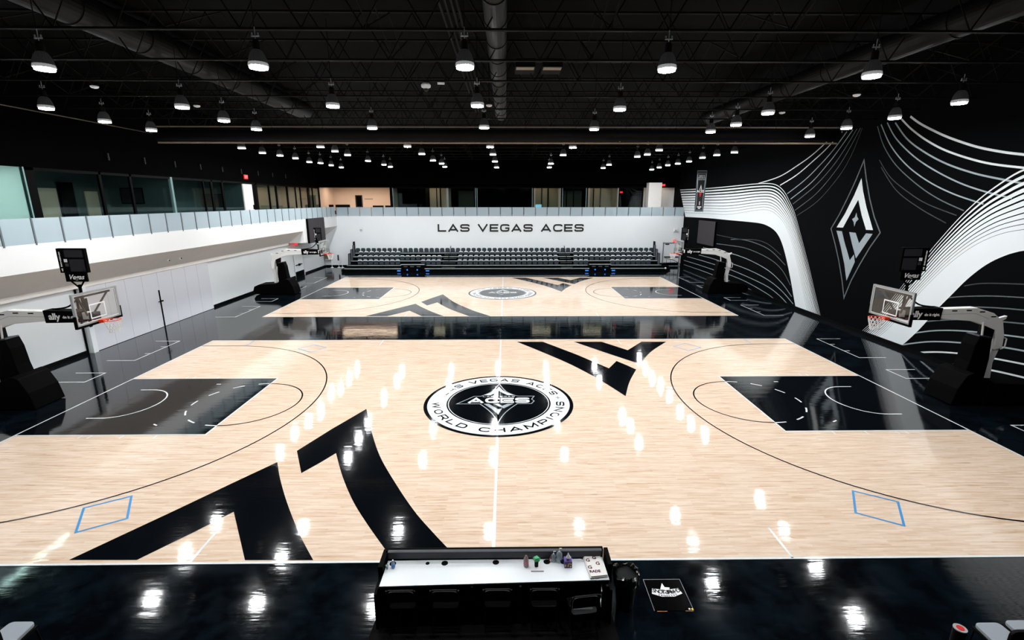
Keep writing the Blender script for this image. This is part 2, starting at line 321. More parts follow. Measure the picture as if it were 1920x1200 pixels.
def thing(name, label, cat, loc=(0, 0, 0), rz=0, group=None):
    o = bpy.data.objects.new(name, None); COL.objects.link(o); o.empty_display_size = .2
    o.location = loc; o.rotation_euler = (0, 0, rz); return tag(o, label, cat, group)
def kids(o): return [c for c in bpy.data.objects if c.parent == o]
CH = {}
def copy_tree(o, tree, parent=None):
    c = o.copy(); COL.objects.link(c)
    if parent: c.parent = parent
    for ch in tree.get(o.name, []): copy_tree(ch, tree, c)
    return c
def tree_of(o, out=None):
    out = {} if out is None else out
    ks = kids(o); out[o.name] = ks
    for k in ks: tree_of(k, out)
    return out
def struct(mb, name, material, **k): return mb.build(name, material, kind='structure', **k)
def smooth_line(pts, n=6, closed=False):
    P = [Vector(p) for p in pts]; out = []; k = len(P)
    for i in range(k if closed else k-1):
        p0 = P[(i-1) % k] if (closed or i) else P[0]; p1 = P[i]; p2 = P[(i+1) % k]; p3 = P[(i+2) % k] if (closed or i < k-2) else P[-1]
        for j in range(n):
            t = j/n
            out.append(.5*((2*p1)+(p2-p0)*t+(2*p0-5*p1+4*p2-p3)*t*t+(3*p1-p0-3*p2+p3)*t**3))
    if not closed: out.append(P[-1])
    return [tuple(p) for p in out]
def resample(pts, n):
    P = [Vector(p) for p in pts]; d = [0]
    for a, b_ in zip(P, P[1:]): d.append(d[-1]+(b_-a).length)
    out = []; j = 0
    for i in range(n):
        t = d[-1]*i/(n-1)
        while j < len(P)-2 and d[j+1] < t: j += 1
        s_ = (t-d[j])/max(d[j+1]-d[j], 1e-9); out.append(tuple(P[j].lerp(P[j+1], s_)))
    return out
# ------------------------------------------------------------ extended capital lettering made of strokes
def rounded(pts, r, closed=False, n=5):
    k = len(pts); out = []
    for i in range(k):
        if not closed and i in (0, k-1): out.append(pts[i]); continue
        p = Vector(pts[i]); a = Vector(pts[i-1]); b_ = Vector(pts[(i+1) % k])
        ra = min(r, (a-p).length*.5); rb = min(r, (b_-p).length*.5)
        q0 = p+(a-p).normalized()*ra; q2 = p+(b_-p).normalized()*rb
        for j in range(n+1):
            t = j/n; out.append(tuple(q0*(1-t)**2+p*2*t*(1-t)+q2*t*t))
    return out
def glyph(c, s, W=1.15):
    h = s/2; w = W; R = .42
    G = []
    if c == 'I': return [([(h, 0), (h, 1)], False)], s
    if c == 'L': G = [([(h, 1), (h, h), (w*.9, h)], False)]; w *= .9
    elif c == 'A': w *= 1.12; G = [([(h*.8, 0), (w/2, 1-h*.9), (w-h*.8, 0)], False), ([(w*.24, .27), (w*.76, .27)], False)]
    elif c == 'V': w *= 1.1; G = [([(h*.8, 1), (w/2, h*.9), (w-h*.8, 1)], False)]
    elif c == 'W': w *= 1.45; G = [([(h*.8, 1), (w*.27, h), (w*.5, .9), (w*.73, h), (w-h*.8, 1)], False)]
    elif c == 'M': w *= 1.2; G = [([(h, 0), (h, 1-h), (w/2, .2), (w-h, 1-h), (w-h, 0)], False)]
    elif c == 'N': G = [([(h, 0), (h, 1-h), (w-h, h), (w-h, 1)], False)]
    elif c == 'H': G = [([(h, 0), (h, 1)], False), ([(w-h, 0), (w-h, 1)], False), ([(h, .5), (w-h, .5)], False)]
    elif c == 'E': w *= .92; G = [([(w, 1-h), (h, 1-h), (h, h), (w, h)], False), ([(h, .5), (w*.93, .5)], False)]
    elif c == 'O': G = [(rounded([(h, 1-h), (w-h, 1-h), (w-h, h), (h, h)], R, True), True)]
    elif c == 'D': G = [(rounded([(w-h, 1-h), (w-h, h)], R) and rounded([(h, h), (h, 1-h), (w*.5, 1-h), (w-h, 1-h), (w-h, h), (w*.5, h)], .02, True)[:0] or ([(h, h), (h, 1-h)]+rounded([(h+.01, 1-h), (w-h, 1-h), (w-h, h), (h+.01, h)], R)[1:-1]), True)]
    elif c == 'C': G = [(rounded([(w-h, .70), (w-h, 1-h), (h, 1-h), (h, h), (w-h, h), (w-h, .30)], R), False)]
    elif c == 'G': G = [(rounded([(w-h, .72), (w-h, 1-h), (h, 1-h), (h, h), (w-h, h), (w-h, .47), (w*.55, .47)], .36)[:-6]+[(w-h, .47), (w*.55, .47)], False)]
    elif c == 'S': G = [(rounded([(w-h, .70), (w-h, 1-h), (h, 1-h), (h, .5), (w-h, .5), (w-h, h), (h, h), (h, .30)], .25), False)]
    elif c == 'R': G = [([(h, 0), (h, 1-h)]+rounded([(h+.01, 1-h), (w-h, 1-h), (w-h, .42), (h, .42)], .28)[1:], False), ([(w*.55, .42), (w-h*.6, 0)], False)]
    elif c == 'P': G = [([(h, 0), (h, 1-h)]+rounded([(h+.01, 1-h), (w-h, 1-h), (w-h, .38), (h, .38)], .3)[1:], False)]
    elif c == 'X': G = [([(h*.7, 0), (w-h*.7, 1)], False), ([(h*.7, 1), (w-h*.7, 0)], False)]
    elif c == 'T': G = [([(0, 1-h), (w, 1-h)], False), ([(w/2, 0), (w/2, 1-h)], False)]
    return G, w
def text_width(t, s, gap, space, W=1.15):
    x = 0
    for c in t: x += space if c == ' ' else glyph(c, s, W)[1]+gap
    return x-gap
def lettering(mb, t, s, gap, space, fn, W=1.15):
    """adds stroke capitals; fn(x, y) with x from 0 to text width and y from 0 to 1"""
    x = 0
    for c in t:
        if c == ' ': x += space; continue
        G, w_ = glyph(c, s, W)
        for pts, cl in G:
            fine = pts if cl else pts
            mb.ribbon([(p[0]+x, p[1]) for p in fine], s, fn, cl)
        x += w_+gap
    return x-gap
def font_mesh(name, t, size, matrix, material, parent=None, sx=1, bold=0, extrude=.002, shear=0, align='CENTER', spacing=1):
    cu = bpy.data.curves.new(name, 'FONT'); cu.body = t; cu.size = size; cu.align_x = align; cu.align_y = 'CENTER'
    cu.offset = bold; cu.extrude = extrude; cu.shear = shear; cu.resolution_u = 3; cu.space_character = spacing
    o = bpy.data.objects.new(name, cu); COL.objects.link(o)
    dg = bpy.context.evaluated_depsgraph_get(); me = bpy.data.meshes.new_from_object(o.evaluated_get(dg))
    bpy.data.objects.remove(o); bpy.data.curves.remove(cu)
    me.name = name; me.transform(matrix @ Matrix.Diagonal((sx, 1, 1, 1))); me.materials.clear(); me.materials.append(material)
    r = bpy.data.objects.new(name, me); COL.objects.link(r)
    if parent: r.parent = parent
    return r
def face(px, py, pz, xdir, ydir):
    """matrix whose local x runs along xdir and local y along ydir"""
    x = Vector(xdir).normalized(); y = Vector(ydir).normalized(); z = x.cross(y)
    m_ = Matrix((x, y, z)).transposed().to_4x4(); m_.translation = Vector((px, py, pz)); return m_
ORD = ['first', 'second', 'third', 'fourth', 'fifth', 'sixth', 'seventh', 'eighth', 'ninth', 'tenth', 'eleventh', 'twelfth', 'thirteenth', 'fourteenth', 'fifteenth', 'sixteenth', 'seventeenth', 'eighteenth', 'nineteenth', 'twentieth']
def ordinal(i):
    if i < 20: return ORD[i]
    n_ = i+1; suf = 'th' if 10 <= n_ % 100 <= 20 else {1: 'st', 2: 'nd', 3: 'rd'}.get(n_ % 10, 'th')
    return f'{n_}{suf}'
# ============================================================ THE ROOM
XL, XR, YB, YF = -19.4, 19.4, 36.9, -15.3
FX = -17.75                 # gallery edge on the left
GF = 5.40                   # gallery floor level
GT = 8.35                   # top of the gallery glazing
CZ = 12.6
floor = struct(B(XL-.3, XR+.3, YF-.5, YB+.3, -.25, 0), 'floor', M['black'])
struct(B(-26, XR+.6, -20.5, 44.5, CZ, CZ+.2), 'ceiling', M['ceil'])
struct(B(XL-.3, XL, YF, YB, 0, GF-.4), 'wall_left', M['wall_white'])
struct(B(XR, XR+.3, -20.5, 44.5, 0, CZ), 'wall_right', M['mural_black'])
wr = bpy.data.objects['wall_right']
wb = struct(B(FX, XR, YB, YB+.25, 0, GF-.02).box(XL, FX, YB, YB+.25, 0, GF-.02), 'wall_back', M['wall_white'])
struct(B(XL, XR, YF-.3, YF, 0, GF), 'wall_front', M['header'])
struct(B(-26, XR, -20.5, -20.2, GF, CZ), 'wall_front_gallery', M['header'])
# gallery slabs
sl = MB().box(-26, FX-.13, -20.4, 44.4, GF-.35, GF-.02); struct(sl, 'trim_1', M['fascia'])
struct(B(FX, XR, YB+.02, 44.4, GF-.35, GF-.03), 'trim_2', M['wall_white'])
struct(B(FX, XR, -20.4, YF, GF-.35, GF-.02), 'trim_3', M['header'])
# gallery edge on the left: upright white fascia and the grey soffit that slopes back to the wall
fz = 4.33
f = MB().prism([(FX, GF-.02), (FX, fz), (FX-.12, fz), (FX-.12, GF-.02)], lambda x, z, d: (x, YF+d, z), YB-YF); struct(f, 'trim_4', M['fascia'])
s1 = MB()
for ya, yb in ((YF, 27.9), (32.9, YB-.01)):
    s1.prism([(FX-.005, fz), (-19.16, 3.30), (-19.38, 3.30), (-19.38, 3.45), (FX-.12, fz+.1)], lambda x, z, d: (x, ya+d, z), yb-ya)
struct(s1, 'trim_5', M['soffit'])
struct(B(-19.38, -19.16, YF, 27.9, 3.10, 3.30), 'trim_6', M['soffit'])
struct(B(-19.38, FX-.01, 27.9, 32.9, 3.28, fz+.02), 'trim_7', M['fascia'])   # box behind the big board
# lower left wall pieces
struct(B(-19.38, -19.32, YF, 5.78, 0, .16).box(-19.39, -19.32, 15.72, YB-.01, 0, .16), 'baseboard_left', M['base'])
struct(B(-19.3, -15.9, YB-.05, YB-.001, 0, .16), 'baseboard_back', M['base'])
struct(B(XR-.05, XR-.001, YF, YB-.02, 0, .2), 'baseboard_right', M['base'])
# headers above the gallery glazing
struct(B(-20.1, -19.86, -20.2, 39.1, GT, CZ), 'wall_left_upper', M['header'])
struct(B(-19.86, XR, 39, 39.2, GT, CZ), 'wall_back_upper', M['header'])

# ------------------------------------------------------------ court floor
CL, CW, LANE, HL = 14.75, 7.93, 5.79, 2.44
DC = 21.09                  # far court centre
def fl(z, dy=0): return lambda x, y: (x, y+dy, z)
Z1, Z2, Z3, Z4, Z5 = .003, .006, .009, .012, .015
def fpart(mb, name, m): return mb.build(name, m, floor)
def arc(cx, cy, r, a0, a1, n=48): return [(cx+r*cos(a0+(a1-a0)*i/n), cy+r*sin(a0+(a1-a0)*i/n)) for i in range(n+1)]
def rect(mb, x0, x1, y0, y1, fn): mb.add([fn(x0, y0), fn(x1, y0), fn(x1, y1), fn(x0, y1)], [(0, 1, 2, 3)])
def curved_runs(pts, runs):
    # replaces the listed index runs of an outline by smooth curves through the same points
    out = []; i = 0; n = len(pts); st = {a: b_ for a, b_ in runs}
    while i < n:
        if i in st:
            seg = [pts[j % n] for j in range(i, st[i]+1)]; out += smooth_line(seg, 7)[:-1]; i = st[i]
        else: out.append(pts[i]); i += 1
    return out
arrow1 = curved_runs(arrow1, [(4, 8), (9, 11)]); arrow2 = curved_runs(arrow2, [(5, 10), (11, 18)])
arrow3 = curved_runs(arrow3, [(6, 8), (8, 12)]); arrow4 = curved_runs(arrow4, [(4, 6), (6, 8)])
for ci, dy in enumerate((0, DC)):
    f1, f2, f3, f4, f5 = (fl(z, dy) for z in (Z1, Z2, Z3, Z4, Z5))
    mb = MB(); rect(mb, -CL, CL, -CW, CW, f1); fpart(mb, 'maple_court', M['wood'])
    # big black arrow shapes
    mb = MB()
    for a in (arrow1, arrow2, arrow3, arrow4): mb.poly(a, f2)
    fpart(mb, 'court_emblem', M['black_paint'])
    mb = MB()
    for s in (-1, 1): rect(mb, *sorted((s*CL, s*(CL-LANE))), -HL, HL, f2)
    fpart(mb, 'free_throw_lane', M['black_paint'])
    wl = MB(); bl = MB()
    wl.ribbon([(-CL, -CW), (CL, -CW), (CL, CW), (-CL, CW)], .055, f3, True)
    rect(wl, -.035, .035, -CW, CW, f3)
    for s in (-1, 1):
        fx = s*(CL-LANE)
        wl.ribbon([(s*CL, HL), (fx, HL), (fx, -HL), (s*CL, -HL)], .05, f3)
        # three-point line
        hx = s*13.13
        pts = [(s*CL, 6.99)]+[(hx-s*6.55*sin(t)*1.0, 6.99*cos(t)) for t in [pi*i/60 for i in range(61)]]+[(s*CL, -6.99)]
        bl.ribbon(pts, .05, f3)
        # free-throw circle: solid half outside the lane, dashes inside
        fc = fx
        bl.ribbon([(fc-s*1.83*cos(t), 1.83*sin(t)) for t in [-pi/2+pi*i/36 for i in range(37)]], .05, f3)
        for k in range(13):
            if k % 2 == 0:
                t0 = -pi/2+pi*(k-.02)/13.0; t1 = t0+pi/13*.92
                wl.ribbon([(fc+s*1.83*cos(t), 1.83*sin(t)) for t in [t0+(t1-t0)*j/4 for j in range(5)]], .055, f3)
        # restricted arc
        ra = [(s*13.58, 1.24)]+[(s*13.13-s*1.22*cos(t)*.9, 1.24*sin(t)) for t in [pi/2-pi*i/24 for i in range(25)]]+[(s*13.58, -1.24)]
        wl.ribbon(ra, .05, f3)
        # lane hash marks
        for hx_ in (12.67, 12.38, 11.42, 10.4):
            for sy in (-1, 1): rect(wl, s*hx_-.022, s*hx_+.022, *sorted((sy*2.46, sy*2.66)), f3)
        # short dashes in the lane
        for sy in (-1, 1): wl.ribbon([(s*11.05, sy*1.75+.05), (s*10.88, sy*1.80)], .05, f3)
        # coaching-box marks on the near and far sidelines
        for sy in (-1, 1): rect(wl, s*6.02-.025, s*6.02+.025, *sorted((sy*CW, sy*7.0)), f3)
    fpart(wl, 'court_line', M['white_paint']); fpart(bl, 'arc_line', M['black_paint'])
    # white corner marks on the black run-off
    cm = MB()
    for s in (-1, 1):
        xa, xb = 16.42*s, 17.65*s
        for sy in (1, -1):
            cm.ribbon([(xb, 7.9*sy), (xa, 7.9*sy), (xa, 4.78*sy), (xb, 4.78*sy)], .05, fl(Z1, dy))
            cm.ribbon([(xb, 3.16*sy), (xa, 3.16*sy), (xa, 2.11*sy), (xb, 2.11*sy)], .05, fl(Z1, dy))
            for yy in (6.9, 5.82): cm.ribbon([(xa, yy*sy), (xa+.28*s, yy*sy)], .05, fl(Z1, dy))
    fpart(cm, 'run_off_mark', M['white_paint'])
    # taped blue rectangles near the corners
    if ci == 0:
        bt = MB()
        for s in (-1, 1):
            bt.ribbon([(s*9.60, -6.10), (s*8.84, -5.64), (s*8.30, -6.50), (s*9.05, -6.97)], .05, f3, True)
            bt.ribbon([(s*9.80, 6.45), (s*9.28, 7.14), (s*8.50, 6.62), (s*9.00, 5.92)], .04, f3, True)
            bt.ribbon([(s*12.6, 7.0), (s*12.6, 7.85)], .04, f3)
        fpart(bt, 'blue_tape', M['blue_tape'])
    # ---- centre roundel
    RC = 2.64; cy = -.08
    def disc(mb, r0, r1, fn, n=96):
        vs = [fn(r0*cos(2*pi*i/n), cy+r0*sin(2*pi*i/n)) for i in range(n)]+[fn(r1*cos(2*pi*i/n), cy+r1*sin(2*pi*i/n)) for i in range(n)]
        mb.add(vs, [(i, (i+1) % n, n+(i+1) % n, n+i) for i in range(n)])
    mb = MB(); disc(mb, 0.001, RC, f3); fpart(mb, 'roundel', M['black_paint'])
    mb = MB(); disc(mb, RC*.70, RC*.952, f4); disc(mb, RC*.668, RC*.678, f4)
    # inner emblem in white: A chevron, ACES, thin words
    def em(x, y): return f5(x*RC, cy+y*RC)
    wm = mb; gm = MB(); dm = MB()
    # outline of the pointed emblem
    top = smooth_line([(.25, .20), (.12, .34), (.05, .50), (0, .67)], 5); bot = smooth_line([(0, -.64), (.06, -.42), (.14, -.24), (.25, -.06)], 5)
    right = bot[1:]+[(.44, -.06), (.48, .03), (.45, .09), (.49, .20), (.27, .20)]+top[1:]
    leftt = [(-x, y) for x, y in reversed(top[:-1])]+[(-.34, .20), (-.56, -.06)]+[(-x, y) for x, y in reversed(bot[1:])]
    gm.ribbon([(0, -.64)]+right+leftt, .014, em, True)
    wm.poly([(0, .55), (.05, .42), (.12, .32), (.21, .235), (.12, .235), (.05, .32), (0, .40), (-.05, .32), (-.12, .235), (-.21, .235), (-.12, .32), (-.05, .42)], em)
    lw = text_width('ACES', .27, .10, .3, 1.35)
    lettering(wm, 'ACES', .27, .10, .3, lambda x, y: em(-.42+x*.84/lw, -.03+y*.175), 1.35)
    lw2 = text_width('LAS VEGAS', .2, .3, .5, 1.3)
    lettering(wm, 'LAS VEGAS', .2, .3, .5, lambda x, y: em(-.22+x*.44/lw2, .175+y*.035), 1.3)
    gm.poly([(-.20, -.06), (-.13, -.06), (0, -.24), (.05, -.20), (0, -.40), (-.09, -.22)], em)
    gm.poly([(-.07, -.06), (.0, -.06), (.05, -.13), (.12, -.06), (.20, -.06), (.07, -.21), (.03, -.17)], em)
    for s in (-1, 1):     # little stars either side of the ring
        sx = s*.826*.985; sy = .826*.17
        gm.poly([(sx, sy+.06), (sx+.012, sy+.014), (sx+.045, sy), (sx+.012, sy-.014), (sx, sy-.06), (sx-.012, sy-.014), (sx-.045, sy), (sx-.012, sy+.014)], em)
    fpart(wm, 'roundel_ring', M['white_paint']); fpart(gm, 'roundel_emblem', M['grey_paint'])
    # curved words
    tw = text_width('LAS VEGAS ACES', .19, .40, .95)
    def upper(x, y):
        a = radians(162-(162-18)*x/tw); r = (.768+y*.112)*RC; return f5(r*cos(a), cy+r*sin(a))
    lettering(dm, 'LAS VEGAS ACES', .19, .40, .95, upper)
    tw2 = text_width('WORLD CHAMPIONS', .19, .40, .95)
    def lower(x, y):
        a = radians(180+180*x/tw2); r = (.883-y*.112)*RC; return f5(r*cos(a), cy+r*sin(a))
    lettering(dm, 'WORLD CHAMPIONS', .19, .40, .95, lower)
    fpart(dm, 'roundel_lettering', M['black_paint'])

# ------------------------------------------------------------ mural on the right wall
def mf(k): return lambda y, z: (XR-.004*k, y, z)
def line(mb, pts, wd, k=1, n=6): mb.ribbon(smooth_line(pts, n), wd, mf(k))
wm, gm, dm, fm = MB(), MB(), MB(), MB()
gaps = [(.050, .024), (.140, .022), (.228, .018), (.316, .012), (.405, .012), (.497, .009), (.59, .008), (.675, .006), (.76, .005), (.85, .0035)]
for outer, inner in ((band_far_outer, band_far_inner), (band_near_outer, band_near_inner)):
    far_ = outer is band_far_outer
    if not far_:
        outer = [(-8.0, 9.55), (-4.0, 9.45), (-1.2, 9.1), (.6, 8.72)]+outer
        inner = [(-8.0, 5.9), (-4.0, 5.85), (-1.2, 5.7), (.4, 5.45)]+inner
    N = 90; o = resample(smooth_line(outer, 8), N); i_ = resample(smooth_line(inner, 8), N)
    def at(k, t, h=0):
        f_ = (k/(N-1)-.35)/.5 if k > .35*(N-1) else 0
        f_ = min(f_, 1); g_ = 1-(1-(.60 if far_ else .52))*f_*f_*(3-2*f_)
        t = t if t in (0, 1) else t*g_+h*(.6+.4*g_)
        return (o[k][0]*(1-t)+i_[k][0]*t, o[k][1]*(1-t)+i_[k][1]*t)
    ed = [(0, 0)]
    for c, h in gaps: ed += [(c, -h), (c, h)]
    ed.append((1, 0))
    for a, b_ in zip(ed[::2], ed[1::2]):
        vs = [mf(1)(*at(k, *a)) for k in range(N)]+[mf(1)(*at(k, *b_)) for k in range(N)]
        wm.add(vs, [(k, k+1, N+k+1, N+k) for k in range(N-1)])
for k, p in enumerate(sweep_far): line((wm, wm, gm, gm, dm, dm, fm)[k], p, (.07, .07, .06, .055, .05, .04, .04)[k], 2)
for k, p in enumerate(sweep_near): line((wm, wm, gm, gm, gm, dm, fm, fm)[k], p, (.09, .08, .07, .06, .055, .045, .04, .04)[k], .5)
for k, p in enumerate(under_far): line((gm, gm, gm, gm, gm, dm, dm, fm)[k], p, .05, .5)
for k, p in enumerate(under_near):
    line((fm, dm, dm, dm, gm, gm, wm, wm)[k], p, (.04, .04, .045, .05, .055, .06, .065, .07)[k], .5)
wm.build('mural_band', M['mural_white'], wr); gm.build('mural_line', M['mural_grey'], wr)
dm.build('mural_line', M['mural_dim'], wr); fm.build('mural_line', M['mural_faint'], wr)
dg = MB(); dg.ribbon(dia_outline, .075, mf(3), True); dg.build('emblem_outline', M['mural_dim'], wr)
MB().poly(dia_A, mf(3)).build('emblem_letter', M['mural_white'], wr)
MB().poly(dia_L, mf(3)).poly(dia_V, mf(3)).poly(dia_star, mf(3)).build('emblem_letter', M['mural_grey'], wr)

# ------------------------------------------------------------ big words on the back wall
lt = MB(); W_ = 'LAS VEGAS ACES'; tw = text_width(W_, .21, .24, .85, 1.27)
x0, x1, zb, zt = -7.03, 8.66, 3.72, 4.52
tmp = MB(); lettering(tmp, W_, .21, .24, .85, lambda x, y: (x0+(x1-x0)*x/tw, 0, zb+(zt-zb)*y), 1.27)
# give the letters 4 cm of depth
n_ = len(tmp.v); vs = [(x, YB-.001, z) for x, y, z in tmp.v]+[(x, YB-.04, z) for x, y, z in tmp.v]; fs = []
for q in tmp.f:
    fs += [q, tuple(i+n_ for i in q)]+[(q[i], q[(i+1) % 4], q[(i+1) % 4]+n_, q[i]+n_) for i in range(4)]
MB().add(vs, fs).build('wall_lettering', M['black_print'], wb)

# ============================================================ LAMPS
LZ = 10.0
def make_lamp():
    t = thing('high_bay_lamp', 'x', 'ceiling lamp')
    MB().lathe([(.19, .0), (.215, .03), (.215, .05), (.205, .10)], n=40, rib=.04).build('refractor_rim', M['refr_low'], t)
    MB().lathe([(.205, .10), (.185, .20), (.15, .30), (.11, .36), (.08, .38)], n=40, rib=.05).build('refractor', M['refractor'], t)
    MB().lathe([(.198, -.02), (.198, .0)], n=28).build('lens', M['lens'], t)
    MB().lathe([(.075, .38), (.085, .40), (.085, .55), (.05, .60), (.02, .61)], n=16).build('ballast', M['steel_black'], t)
    hk = MB().cyl((0, 0, .60), (0, 0, .86), .010).box(-.09, .09, -.015, .015, .66, .685).cyl((-.07, 0, .685), (-.07, 0, .74), .016).cyl((.07, 0, .685), (.07, 0, .74), .016).build('hook', M['alu'], t)
    MB().cyl((0, 0, .86), (0, 0, CZ-LZ), .010, n=6).build('hanger_rod', M['steel_black'], hk)
    return t
cols = [-15.4, -10.6, -5.4, -.65, 4.2, 9.7, 14.9]
byc = {i: [] for i in range(7)}
for x, y in LAMPS:
    i = min(range(7), key=lambda k: abs(cols[k]-x)); byc[i].append((x, y))
colname = ['leftmost column', 'second column from the left', 'third column from the left', 'middle column', 'third column from the right', 'second column from the right', 'rightmost column']
lamp0 = make_lamp(); LT = tree_of(lamp0); first = True
for i in range(7):
    for k, (x, y) in enumerate(sorted(byc[i], key=lambda p: p[1])):
        o = lamp0 if first else copy_tree(lamp0, LT); first = False
        o.location = (x, y, LZ)
        o['label'] = f'round ribbed high bay lamp, {ordinal(k)} from the camera in the {colname[i]}'
        o['group'] = 'high bay lamps under the black roof'
# unseen lamp row added to light the near floor, just above the frame
for x in cols:
    o = copy_tree(lamp0, LT); o.location = (x, -8.6, LZ)
    o['label'] = 'unseen round high bay lamp added for light above the near sideline, out of view'; o['group'] = 'unseen high bay lamps added above the near sideline'

# ============================================================ ROOF
k = 0
jy = [-8.2, -5.55, -2.92, -.25, 2.35, 4.95, 7.7, 10.4, 13.2, 16.0, 18.8, 21.6, 24.4, 27.2, 30.0, 32.8, 35.6]
for n_, y in enumerate(jy):
    m = MB()
    for z in (11.02, 12.3):
        m.box(-19.8, XR-.02, y-.055, y-.008, z, z+.05); m.box(-19.8, XR-.02, y+.008, y+.055, z, z+.05)
    x = -19.7; s = 1
    while x < XR-.8:
        m.cyl((x, y, 11.06 if s > 0 else 12.3), (x+.75, y, 12.3 if s > 0 else 11.06), .018, n=5, cap=False); x += .75; s = -s
    o = m.build('roof_joist', M['steel_black'])
    tag(o, f'black open-web steel roof joist, {ordinal(n_)} from the camera side', 'roof joist', 'roof joists')
for n_, x in enumerate((-17.1, -13.1, -8.0, -3.1, 2.9, 7.4, 14.3, 17.0)):
    m = MB(); ys = jy
    for a, b_ in zip(ys, ys[1:]):
        m.cyl((x, a, 11.1), (x, b_, 12.3), .02, n=5, cap=False).cyl((x, a, 12.3), (x, b_, 11.1), .02, n=5, cap=False)
    o = m.build('joist_bridging', M['steel_black']); tag(o, f'thin black cross bracing rods between the roof joists, {ordinal(n_)} run from the left wall', 'bracing', 'joist bracing')
def duct(x0, y0, x1, y1, r, z, label, seg=1.0):
    t = thing('spiral_duct', label, 'duct', (0, 0, 0)); m = MB(); L = math.hypot(x1-x0, y1-y0); n = int(L/seg)
    pts = [(x0+(x1-x0)*i/n, y0+(y1-y0)*i/n) for i in range(n+1)]
    m.cyl((x0, y0, z), (x1, y1, z), r, n=28); m.build('duct_run', M['duct'], t, smooth=False)
    for i, p in enumerate(pts[1:-1]):
        q = Vector((x1-x0, y1-y0, 0)).normalized()*.03
        MB().cyl(Vector((p[0], p[1], z))-q, Vector((p[0], p[1], z))+q, r+.022, n=28).build('duct_collar', M['duct'], t)
duct(.02, -12, .02, 12.9, .30, 11.62, 'round black spiral duct running down the middle of the roof', 1.6)
duct(-11.3, -12, -11.3, 14, .46, 12.0, 'wide black duct running over the left half of the near court', 2.6)
duct(12.9, -12, 12.2, 14, .40, 11.70, 'wide black duct running over the right half of the near court', 2.6)
for n_, x in enumerate((-1.38, -1.23, -1.08, -.94)):
    m = MB(); m.cyl((x, -12, 11.8+.02*n_), (x, 13, 11.8+.02*n_), .04, n=8)
    o = m.build('conduit', M['steel_black']); tag(o, f'black conduit beside the middle duct, {ordinal(n_)} from the left of four', 'conduit', 'roof conduits')
# divider track: two tan pipes, rolled curtain between them
t = thing('divider_curtain', 'rolled black divider curtain hung on tan pipes between the two courts', 'divider curtain', (0, 10.5, 10.2))
MB().cyl((-17.6, 0, .45), (17.6, 0, .45), .035, n=10).build('upper_pipe', M['pipe'], t)
MB().cyl((-17.6, 0, -.32), (17.6, 0, -.32), .045, n=10).build('lower_pipe', M['pipe'], t)
MB().cyl((-17.6, 0, .06), (17.6, 0, .06), .30, n=24).build('curtain_roll', M['duct'], t, smooth=True)
for i in range(14):
    x = -16.9+i*2.6
    MB().box(x-.015, x+.015, -.03, .03, -.34, .83).build('hanger_rod', M['steel_black'], t)
# long thin pipe along the left side
o = MB().tube([(FX, YF+.4, 10.31), (FX, 13, 10.31)], .022, 8).build('side_pipe', M['pipe_dim']); tag(o, 'thin tan pipe running along the left side under the roof', 'pipe')
for n_, (x, y) in enumerate(((-14.3, 2.7), (-12.9, 6.3), (-.42, 6.03), (13.72, 3.76), (12.99, 7.62), (-6.2, 16.5), (8, 18.5))):
    t = thing('smoke_detector', ['small white disc detector near the left wall, nearest the camera', 'small white disc detector beside the second lamp column, near court', 'small white disc detector right of the middle lamp column', 'small white disc detector left of the near right lamps', 'small white disc detector beside the right lamp columns, further back', 'small white disc detector over the left half of the far court', 'small white disc detector over the right half of the far court'][n_], 'detector', (x, y, 10.86), group='ceiling detectors')
    MB().lathe([(.02, -.02), (.10, .0), (.13, .03), (.13, .06)], n=18).build('dome', M['white'], t)
    MB().cyl((0, 0, .06), (0, 0, CZ-10.86), .015).build('stem', M['steel_black'], t)
t = thing('dome_camera', 'white round dome camera under a joist left of the middle duct', 'camera', (-2.52, 2.4, 10.8))
MB().lathe([(.05, -.0), (.16, .05), (.17, .12), (.12, .18)], n=20).build('housing', M['white'], t)
MB().lathe([(.01, -.09), (.07, -.06), (.09, 0), (.05, .01)], n=16).build('dome', M['screen'], t)
MB().cyl((0, 0, .17), (0, 0, .26), .02).build('stem', M['steel_black'], t)
o = MB().box(-2.1, -1.86, 2.28, 2.36, 10.93, 10.99).build('sensor_bar', M['white']); tag(o, 'short white bar sensor beside the dome camera', 'sensor')
for n_, x in enumerate((.94, 1.85)):
    t = thing('air_vent', ['square grey roof vent nearer the middle duct', 'square grey roof vent, right one of the pair'][n_], 'vent', (x, 2.0, 11.3), group='square roof vents')
    MB().box(-.33, .33, -.53, .5, 0, .25).build('vent_box', M['steel_black'], t)
    MB().box(-.30, .30, -.50, -.16, -.02, 0).build('vent_plate', mat('vent_plate', srgb(120, 112, 105), .6), t)
for n_ in range(9):
    y = 9.9+n_*2.55
    o = MB().box(-19.85, -19.79, y-.03, y+.03, 8.95, 9.3).build('wall_bracket', M['board_grey']); tag(o, f'small grey upright bracket on the black left wall, {ordinal(n_)} from the camera', 'bracket', 'wall brackets above the left gallery')

